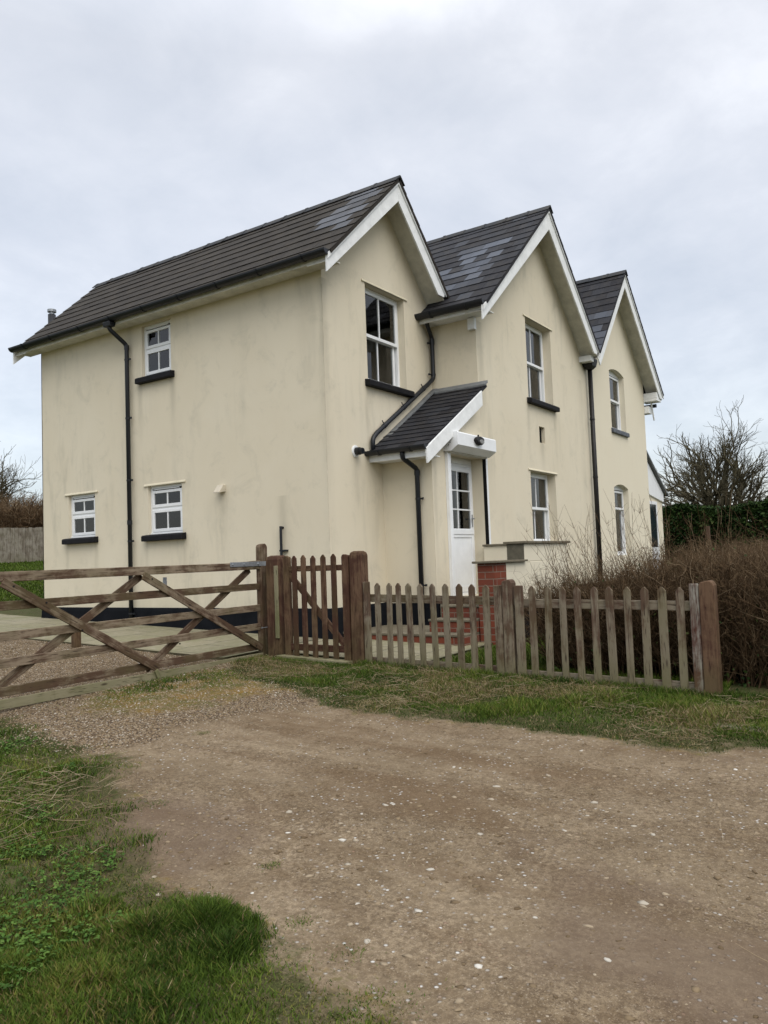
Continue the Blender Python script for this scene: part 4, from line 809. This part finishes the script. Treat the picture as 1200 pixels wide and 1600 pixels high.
# clover and broad leaved weeds
X, Y = scatter(60000, -8.4, -5.2, -5.6, -1.2); c_ = sm(.56, .68, fbm(X, Y, 1.6, 41)+.30*sm(-6.75, -7.25, X)); ok = (left_grass(X, Y) > .25) & (rng.random(len(X)) < c_*.55) & (np.hypot(X+8.57, Y+6.72) > 1.6); X, Y = X[ok], Y[ok]; n = len(X)
hz = Hm(X, Y)+.012+.03*rng.random(n); C3 = []
for k in range(3):
    a_ = rng.random(n)*.5+k*2.09; C3.append(np.stack([X+np.cos(a_)*.007, Y+np.sin(a_)*.007, hz+rng.normal(0, .002, n)], -1))
C3 = np.concatenate(C3); sz = np.tile(.0065+.005*rng.random(n), 3); o = leaves(C3, sz, M['clover'], 'clover', up=2.2, tone=np.tile(rng.random(n), 3)); setp(o, 'clover and small weeds among the grass', None, None, 'stuff')
X, Y = scatter(90000, -7.6, -4.7, -6.3, -.2); lg = left_grass(X, Y)+(fbm(X, Y, 6, 45)-.5)*.5; ok = (lg > -.18) & (lg < .5) & (rng.random(len(X)) < .55*sm(.35, .6, fbm(X, Y, 8, 47))) & (np.hypot(X+8.57, Y+6.72) > 1.6); X, Y = X[ok], Y[ok]; n = len(X)
blades(X, Y, .006+.016*rng.random(n), .003+.002*rng.random(n), .6+.35*rng.random(n), np.clip(.35+.55*rng.random(n), 0, .92), 'worn_grass', 'worn patchy grass thinning out onto the dirt track')
# ---- verge grass
X, Y = scatter(330000, -3.8, -1.05, -8.3, -.1); vg = verge(X, Y); ok = (vg > -.02) & (rng.random(len(X)) < sm(-.02, .2, vg)*(.35+.65*sm(.28, .55, fbm(X, Y, 3.2, 51)))) & (X < -1.15+.0*X) & ~((X > -1.52) & (Y > -1.45)); X, Y = X[ok], Y[ok]; n = len(X)
cl = fbm(X, Y, 2.4, 53); hump = np.exp(-((X+2.0)/.5)**2)*.045
hgt = .018+.05*rng.random(n)*cl+hump*.7*rng.random(n)+.08*sm(.62, .8, cl)*rng.random(n)*(Y < -1.6)+np.where(np.abs(X+1.36) < .12, .06*rng.random(n), 0)
tone = np.clip(.02+.58*rng.random(n)+(cl-.5)*.9-.22*np.exp(-(vg[ok]/.35)**2), 0, .8); dq = fbm(X, Y, 2.0, 57)+.10*np.exp(-((X+2.1)/.5)**2); tone = np.where(rng.random(n) < .08+.5*sm(.54, .68, dq), .82+.18*rng.random(n), tone)
blades(X, Y, hgt, .004+.003*rng.random(n), np.clip(.35+.5*rng.random(n), 0, .95), tone, 'verge_grass', 'tangled green and straw coloured verge grass in front of the fence')
# long bent dry stalks lying on the verge and left grass
def straws(n, fx, fy, cond, lab, ln=(.05, .22), rad=.0011):
    X, Y = fx(n), fy(n); ok = cond(X, Y); X, Y = X[ok], Y[ok]; n = len(X); a_ = rng.uniform(0, 2*np.pi, n)
    Dd = np.stack([np.cos(a_), np.sin(a_), .25*rng.random(n)], -1); S, pts, _ = shoots(np.stack([X, Y, Hm(X, Y)+.015+.03*rng.random(n)], -1), Dd, rng.uniform(*ln, n), np.full(n, rad)*rng.uniform(.7, 1.5, n), 3, .25, -.1, .5)
    t = rng.random(n); o = twig_obj('dead_straw', with_tone(S, t), M['straw']); setp(o, lab, None, None, 'stuff')
straws(3800, lambda n: rng.uniform(-3.4, -1.45, n), lambda n: rng.uniform(-7.5, -.3, n), lambda x, y: (verge(x, y) > .12) & (fbm(x, y, 2.0, 57)+.12*np.exp(-((x+2.1)/.5)**2) > .50), 'dry straw lying on the verge')
straws(420, lambda n: rng.normal(-5.9, .35, n), lambda n: rng.normal(-2.6, .45, n), lambda x, y: left_grass(x, y) > .1, 'dead stalks lying on the foreground grass', (.06, .22), .0014)
straws(160, lambda n: rng.uniform(-6.6, -3.3, n), lambda n: rng.uniform(-7.5, -1, n), lambda x, y: is_track(x, y), 'bits of dead twig lying on the dirt track', (.03, .14), .0014)
# lawn beyond the drive and inside the fence
X, Y = scatter(60000, -1.2, 3.2, -5.2, -2.25); ok = (X > -1.25) & ~((X > .4) & (Y > -2.5)); X, Y = X[ok], Y[ok]; n = len(X)
blades(X, Y, .03+.06*rng.random(n), .006+.003*rng.random(n), .3+.4*rng.random(n), np.clip(.25+.5*rng.random(n), 0, .8), 'garden_grass', 'grass inside the picket fence')
X, Y = scatter(150000, -8, 16, 9.1, 27); n = len(X)
blades(X, Y, .05+.05*rng.random(n), .02+.012*rng.random(n), .3+.4*rng.random(n), np.clip(.2+.42*rng.random(n)+(fbm(X, Y, .6, 61)-.5)*.4, 0, .8), 'lawn_grass', 'green lawn beyond the house')
# moss and tiny weeds near the gates, and tufts in the track
X, Y = scatter(130000, -5, -1.5, -2.6, 3.2); mo = np.exp(-(((X+3.45)/1.0)**2+((Y+.75)/.75)**2))+.7*np.exp(-(((X+2.3)/.45)**2+((Y+.6)/.8)**2))+.5*np.exp(-(((X+2.9)/.9)**2+((Y-2.2)/.5)**2)); ok = (rng.random(len(X)) < mo*1.1*sm(.36, .55, fbm(X, Y, 4, 63))) & (X < -1.5) & ~((X > -1.95) & (Y > .1)); X, Y = X[ok], Y[ok]; n = len(X); ctr = np.exp(-(((X+3.2)/.75)**2+((Y+.45)/.5)**2))
blades(X, Y, .010+.045*rng.random(n)*(.3+ctr), .006+0*X, .4+.4*rng.random(n), np.clip(.78-.6*ctr*(.6+.8*fbm(X, Y, 5, 65))+.18*rng.normal(0, 1, n), 0, .9), 'track_moss', 'moss and small grass on the gravel near the field gate')
tx_ = [(-6.35, -5.0, .08), (-5.92, -4.25, .045), (-4.45, -2.25, .06), (-6.5, -5.3, .12), (-6.7, -5.55, .15), (-5.7, -3.2, .09), (-6.25, -4.7, .06)]
X = np.concatenate([rng.normal(a, s_*.6, 700) for a, b, s_ in tx_]); Y = np.concatenate([rng.normal(b, s_*.5, 700) for a, b, s_ in tx_]); kp = rng.random(len(X)) < .5; X, Y = X[kp], Y[kp]; n = len(X)
blades(X, Y, .008+.02*rng.random(n), .003+.002*rng.random(n), .5+.4*rng.random(n), np.clip(.05+.8*rng.random(n), 0, .95), 'track_tufts', 'small tufts of grass growing in the dirt track')

# ---- stones
t_ = (1+5**.5)/2; IV = np.array([(-1, t_, 0), (1, t_, 0), (-1, -t_, 0), (1, -t_, 0), (0, -1, t_), (0, 1, t_), (0, -1, -t_), (0, 1, -t_), (t_, 0, -1), (t_, 0, 1), (-t_, 0, -1), (-t_, 0, 1)])/1.9
IF = np.array([(0, 11, 5), (0, 5, 1), (0, 1, 7), (0, 7, 10), (0, 10, 11), (1, 5, 9), (5, 11, 4), (11, 10, 2), (10, 7, 6), (7, 1, 8), (3, 9, 4), (3, 4, 2), (3, 2, 6), (3, 6, 8), (3, 8, 9), (4, 9, 5), (2, 4, 11), (6, 2, 10), (8, 6, 7), (9, 8, 1)])
def stones(X, Y, s, tone, name, lab, flat=.45, sink=.25):
    n = len(X); z = Hm(X, Y)+.006; sc = np.stack([s*rng.uniform(.7, 1.3, n), s*rng.uniform(.6, 1.1, n), s*flat*rng.uniform(.6, 1.3, n)], -1); a_ = rng.uniform(0, 2*np.pi, n)
    v = IV[None]*(1+rng.normal(0, .24, (n, 12, 1)))*sc[:, None]; c, s_ = np.cos(a_)[:, None], np.sin(a_)[:, None]
    Vv = np.stack([v[..., 0]*c-v[..., 1]*s_+X[:, None], v[..., 0]*s_+v[..., 1]*c+Y[:, None], v[..., 2]+(z+sc[:, 2]*sink)[:, None]], -1).reshape(-1, 3)
    F = (np.arange(n)[:, None, None]*12+IF[None]).reshape(-1, 3); o = np_obj(name, Vv, F, M['stone'], None, {'tone': np.repeat(tone, 12)}); setp(o, lab, None, None, 'stuff')
X, Y = scatter(110000, -8, -2.8, -8.5, -1.2); ok = (np.maximum(left_grass(X, Y), verge(X, Y)) < -.02) & (rng.random(len(X)) < .15+.5*sm(.42, .62, fbm(X, Y, 1.3, 71))); X, Y = X[ok], Y[ok]; n = len(X)
s = np.minimum(.0018+.0026*rng.pareto(2.2, n), .017); bx_ = rng.normal(-5.4, .9, 90); by_ = rng.normal(-5.3, .8, 90); X = np.concatenate([X, bx_]); Y = np.concatenate([Y, by_]); s = np.concatenate([s, rng.uniform(.008, .022, 90)]); n = len(X)
stones(X, Y, s, np.clip(rng.beta(1.5, 2.9, n)*.82+.2*(rng.random(n) < .035)+np.where(np.arange(n) >= n-90, .45, 0), 0, .97), 'track_stones', 'small pale stones pressed into the dirt track', .30, -.1)
X, Y = scatter(90000, -5.6, -1.6, -2.6, 4.8); gm = sm(-3.0, -1.2, Y+.25*(X+4)+(fbm(X, Y, 1.1, 8)-.5)*1.4); ok = is_track(X, Y) & (rng.random(len(X)) < gm*.8); X, Y = X[ok], Y[ok]; n = len(X)
stones(X, Y, .004+.006*rng.random(n)**2, np.clip(rng.beta(1.6, 2.2, n), 0, 1), 'gravel', 'pinkish brown gravel spread by the field gate', .6, .1)

# ------------------------------------------------------------------ hedges and trees
def hedge(name, label, cat, n_stem, spine, thick, zt, mats, twigs=22, tall=None, loose=None, mat='twig', rad=.004, ln=.42, group=None, leafy=0, lmat=None, lsize=.02, low_leaf=0):
    """spine: (x0,y0)-(x1,y1)"""
    (x0, y0), (x1, y1) = spine; root = empty(name, ((x0+x1)/2, (y0+y1)/2, float(H((x0+x1)/2, (y0+y1)/2))), 0, label, cat, group); off = np.array(root.location)
    dv = np.array([x1-x0, y1-y0]); Ls = np.hypot(*dv); dv = dv/Ls; nv = np.array([-dv[1], dv[0]])
    u = rng.uniform(0, Ls, n_stem); v = rng.uniform(-1, 1, n_stem)*thick/2*.75; B = np.stack([x0+dv[0]*u+nv[0]*v, y0+dv[1]*u+nv[1]*v], -1); zb = H(B[:, 0], B[:, 1])
    P = np.stack([B[:, 0], B[:, 1], zb-.02], -1); hs = (zt-zb)*rng.uniform(.75, 1.0, n_stem); sp = rng.normal(0, .16, (n_stem, 2))
    if loose is not None: hs *= np.interp(u, [0, loose], [.8, 1]); sp[:, 0] += -dv[0]*np.interp(u, [0, loose], [.45, 0]); sp[:, 1] += -dv[1]*np.interp(u, [0, loose], [.45, 0])
    S, pts, dd = shoots(P, np.stack([sp[:, 0], sp[:, 1], np.ones(n_stem)], -1), hs, rad*rng.uniform(1.2, 2.6, n_stem), 6, .28, .1, .4)
    segs = with_tone(S, rng.random(n_stem)*.6)
    # side twigs
    m_ = n_stem*twigs; si = rng.integers(0, n_stem, m_); fr = rng.uniform(.12, 1, m_)*6; i0 = np.clip(fr.astype(int), 0, 5); f = (fr-i0)[:, None]; base = pts[si, i0]*(1-f)+pts[si, i0+1]*f
    dr = rng.normal(0, .75, (m_, 3)); dr[:, 2] = np.abs(dr[:, 2])*.8+.35; l2 = ln*rng.uniform(.35, 1.1, m_); lim = zt+.05+.08*rng.random(m_); l2 = np.where(base[:, 2]+l2*.7 > lim, l2*.45, l2)
    S2, pts2, _ = shoots(base, dr, l2, rad*rng.uniform(.35, .75, m_), 3, .4, .2, .3); segs += with_tone(S2, np.clip(rng.normal(.5, .25, m_), 0, 1))
    k3 = m_*2; sj = rng.integers(0, m_, k3); jj = rng.integers(1, 4, k3); b3 = pts2[sj, jj]; d3 = rng.normal(0, .7, (k3, 3)); d3[:, 2] += .35
    S3, p3, _ = shoots(b3, d3, ln*.4*rng.uniform(.3, 1, k3), rad*rng.uniform(.22, .45, k3), 2, .35, .2, .4); segs += with_tone(S3, np.clip(rng.normal(.55, .28, k3), 0, 1))
    if tall:
        nt_, zmax, umax = tall; u = rng.uniform(0, 1, nt_)**1.3*umax; v = rng.uniform(-1, 1, nt_)*thick/2*.7; bx = x0+dv[0]*u+nv[0]*v; by = y0+dv[1]*u+nv[1]*v
        zb_ = rng.uniform(zt-.4, zt-.1, nt_); l4 = rng.uniform(.25, 1., nt_)*(zmax-zt+.35); d4 = np.stack([-dv[0]*.35*(1-u/umax)+rng.normal(0, .15, nt_), -dv[1]*.35*(1-u/umax)+rng.normal(0, .15, nt_), np.ones(nt_)], -1)
        S4, p4, _ = shoots(np.stack([bx, by, zb_], -1), d4, l4, rad*.62*rng.uniform(.6, 1.1, nt_), 5, .12, 0, .35); segs += with_tone(S4, np.clip(rng.normal(.6, .2, nt_), 0, 1))
        k5 = nt_*5; s5 = rng.integers(0, nt_, k5); j5 = rng.integers(1, 5, k5); d5 = rng.normal(0, .4, (k5, 3)); d5[:, 2] += .7; S5, _, _ = shoots(p4[s5, j5], d5, rng.uniform(.04, .18, k5), rad*.35*np.ones(k5), 2, .2, 0, .5); segs += with_tone(S5, rng.random(k5))
    segs = [(s_[0]-off, s_[1]-off, *s_[2:]) for s_ in segs]
    o = twig_obj('branches', segs, M[mat], root)
    if leafy or low_leaf:
        a_ = rng.integers(0, k3, leafy) if leafy else np.array([], int); C = p3[a_, -1]+rng.normal(0, .03, (len(a_), 3))
        if low_leaf:
            uu = rng.uniform(0, Ls, low_leaf); v_ = rng.uniform(-1, 1, low_leaf)*thick/2*1.1; xx = x0+dv[0]*uu+nv[0]*v_; yy_ = y0+dv[1]*uu+nv[1]*v_; C = np.concatenate([C, np.stack([xx, yy_, H(xx, yy_)+rng.random(low_leaf)**1.8*.75], -1)])
        leaves(C-off, lsize*rng.uniform(.5, 1.2, len(C)), M[lmat or 'ivy'], 'leaves', root)
    return root
hedge('hedge', 'tangled bare brown hedge behind the picket fence, loose shoots rising from its house end', 'hedge', 1500, ((-.55, -3.55), (-.35, -8.6)), 1.0, 1.29, None, 24, (120, 1.88, 1.7), 1.3, 'twig_red', .0046, .38, low_leaf=2600, lmat='ivy', lsize=.022, leafy=500)
hedge('hedge', 'reddish brown twiggy hedge running away behind the near hedge', 'hedge', 1500, ((.9, -4.6), (16, -5.4)), 1.8, 1.36, None, 26, (14, 1.6, 8), None, 'twig_red', .006, .40)
# (the near hedges are bare, this one is evergreen)
def leafy_hedge(name, label, spine, thick, zt, n, size, twn=2500, mat='ivy'):
    (x0, y0), (x1, y1) = spine; mx, my = (x0+x1)/2, (y0+y1)/2; root = empty(name, (mx, my, float(H(mx, my))), 0, label, 'hedge'); off = np.array(root.location)
    dv = np.array([x1-x0, y1-y0]); Ls = np.hypot(*dv); dv = dv/Ls; nv = np.array([-dv[1], dv[0]])
    u = rng.uniform(0, Ls, n); side = rng.random(n); v = np.where(side < .65, np.sign(rng.random(n)-.5)*(1-.25*rng.random(n)**2), rng.uniform(-1, 1, n))*thick/2
    x, y = x0+dv[0]*u+nv[0]*v, y0+dv[1]*u+nv[1]*v; zb = H(x, y); top = zt+(fbm(u, v*0, .5, 81)-.5)*.5+(fbm(u*1., v, 2.5, 83)-.5)*.35; f = np.where(side < .65, rng.random(n), 1-.12*rng.random(n)); z = zb+(top-zb)*f
    bul = (fbm(u, z, .9, 85)-.5)*.9; x = x+nv[0]*bul*np.sign(v); y = y+nv[1]*bul*np.sign(v)
    leaves(np.stack([x, y, z], -1)-off, size*rng.uniform(.5, 1.3, n), M[mat], 'foliage', root, tone=np.clip(rng.normal(.4, .2, n)+(fbm(u, z, 1.3, 87)-.5)*1.0, 0, 1))
    # woody inside so that gaps read dark rather than as holes
    u = rng.uniform(0, Ls, twn); v = rng.uniform(-1, 1, twn)*thick*.4; x, y = x0+dv[0]*u+nv[0]*v, y0+dv[1]*u+nv[1]*v; P = np.stack([x, y, H(x, y)], -1)
    S, _, _ = shoots(P, np.stack([rng.normal(0, .3, twn), rng.normal(0, .3, twn), np.ones(twn)], -1), (zt-P[:, 2])*rng.uniform(.6, 1.05, twn), .02*np.ones(twn), 5, .5, 0, .4)
    twig_obj('branches', [(s_[0]-off, s_[1]-off, *s_[2:4], s_[4], rng.random(twn)*.3) for s_ in S], M['twig'], root); return root
leafy_hedge('hedge', 'tall dark evergreen hedge behind the far garden under the bare tree', ((26, 9), (26, -9)), 2.2, 3.05, 90000, .075)
# far brown hedge behind the close boarded fence, left edge
hedge('hedge', 'tall bare brown hedge rising behind the grey boarded fence', 'hedge', 900, ((-2, 20.6), (17, 20.6)), 1.8, 4.05, None, 30, None, None, 'twig', .016, .9)
bf = empty('boarded_fence', (6, 19.2, float(H(6, 19.2))), 0, 'weathered grey close boarded fence at the end of the lawn', 'fence')
m = MB(); x = -4.
while x < 8:
    wq = .13+random.uniform(-.01, .01); zb = float(H(x+6, 19.2))-bf.location.z+.02; m.box(x, x+wq, -.012+random.uniform(-.004, .004), .012, zb, zb+1.20+random.uniform(-.012, .012)); x += wq+.006
m.build('boards', M['grey_z'], bf)
m = MB(); m.box(-4, 8, .013, .06, .35, .43); m.box(-4, 8, .013, .06, .95, 1.03); m.build('rail', M['grey_x'], bf)
def tree(name, label, x, y, height, spread, seed, trunk=.22, n1=9, levels=4, mat='bark', group=None, zoff=0, low=.12, tmin=.0075):
    rs = np.random.default_rng(seed); zb = float(H(x, y))+zoff; root = empty(name, (x, y, zb), 0, label, 'tree', group)
    def grow(P, Dr, Ln, R0, nseg, wob, grav, taper):
        n = len(P); d = Dr/np.linalg.norm(Dr, axis=1, keepdims=True); p = P.copy(); S = []; pts = [p]; ds = [d]
        for i in range(nseg):
            d = d+rs.normal(0, wob, (n, 3))/math.sqrt(nseg); d[:, 2] += grav/nseg; d /= np.linalg.norm(d, axis=1, keepdims=True); q = p+d*(Ln/nseg)[:, None]
            S.append((p, q, R0*(1-(1-taper)*i/nseg), R0*(1-(1-taper)*(i+1)/nseg), None, np.clip(rs.normal(.4, .2, n), 0, 1))); p = q; pts.append(p); ds.append(d)
        return S, np.stack(pts, 1), np.stack(ds, 1)
    th = height*low
    St, pt_, _ = grow(np.array([[0, 0, -.1]]), np.array([[.04, 0, 1.]]), np.array([th+.1]), np.array([trunk]), 3, .08, 0, .9)
    a_ = np.arange(n1)*2.4+rs.random(n1)*.6; el_ = np.linspace(0, 1, n1)**.9; ph = R_(3)+el_*R_(80)
    Dd = np.stack([np.cos(a_)*np.cos(ph), np.sin(a_)*np.cos(ph), np.sin(ph)], -1)
    P = np.repeat(pt_[:, -1], n1, 0)-np.array([0, 0, 1.])*rs.random((n1, 1))*th*.35
    Hc = height-th; env = np.array([spread/2, spread/2, Hc]); R = trunk*rs.uniform(.34, .6, n1)
    reach = 1/np.sqrt((Dd[:, 0]/env[0])**2+(Dd[:, 1]/env[1])**2+(Dd[:, 2]/env[2])**2)
    ratio = .84; tot = (1-ratio**levels)/(1-ratio); Ln = reach/tot*1.42*rs.uniform(.88, 1.05, n1); segs = [[]]
    for lev in range(levels):
        S_, pts_, ds_ = grow(P, Dd, Ln, R, 3, .26, .05, .82)
        (segs[0] if lev < 2 else segs.append([]) or segs[-1]).extend(S_)
        tips = pts_[:, -1]; dt = ds_[:, -1]; nc = 3 if lev < 3 else 2; n = len(tips)*nc; si = np.repeat(np.arange(len(tips)), nc); alt = np.tile(np.arange(nc), len(tips))
        # side shoots leave part way along
        mid = pts_[si, 2]*.6+pts_[si, 1]*.4; base = np.where((alt == nc-1)[:, None], mid, tips[si]); dp = np.where((alt == nc-1)[:, None], ds_[si, 2], dt[si])
        rnd = rs.normal(0, 1, (n, 3)); rnd -= dp*(rnd*dp).sum(1, keepdims=True); rnd /= np.linalg.norm(rnd, axis=1, keepdims=True)
        sp_ = np.where(alt == nc-1, .85, .34)[:, None]*rs.uniform(.6, 1.2, (n, 1)); out_ = base-np.array([0, 0, th*.8]); out_ /= np.linalg.norm(out_, axis=1, keepdims=True)+.01
        Dd = dp+rnd*sp_+out_*.10; Dd[:, 2] += .02; P = base; Ln = Ln[si]*ratio*rs.uniform(.7, 1.12, n); R = np.maximum(R[si]*np.where(alt == nc-1, .55, .74), tmin)
        if lev >= 1: kp = rs.random(n) < (.93 if lev < 4 else .9); P, Dd, Ln, R = P[kp], Dd[kp], Ln[kp], R[kp]
    twig_obj('trunk', St, M[mat], root, k=10); twig_obj('limbs', segs[0], M[mat], root, k=7)
    twig_obj('crown', [s_ for S_ in segs[1:] for s_ in S_], M[mat], root, k=3); return root
tree('bare_tree', 'wide many limbed leafless tree behind the evergreen hedge', 31.0, 1.0, 6.3, 7.0, 5, .27, 17, 9, low=.10, group='bare trees')
tree('bare_tree', 'leafless tree cut by the right edge of the photo', 32.5, -3.8, 7.0, 6.0, 9, .24, 12, 9, low=.2, group='bare trees')
tree('bare_tree', 'pale leafless tree above the boarded fence at the left edge', 11.9, 30.6, 5.4, 6.0, 14, .18, 12, 9, low=.15, group='bare trees')
o = board(None, 'stake', M['picket_z'], (14.8, -1.75, .35), (14.8, -1.75, 1.95), .09, .09); setp(o, 'thin wooden stake standing beyond the hedge by the lean-to', 'stake')
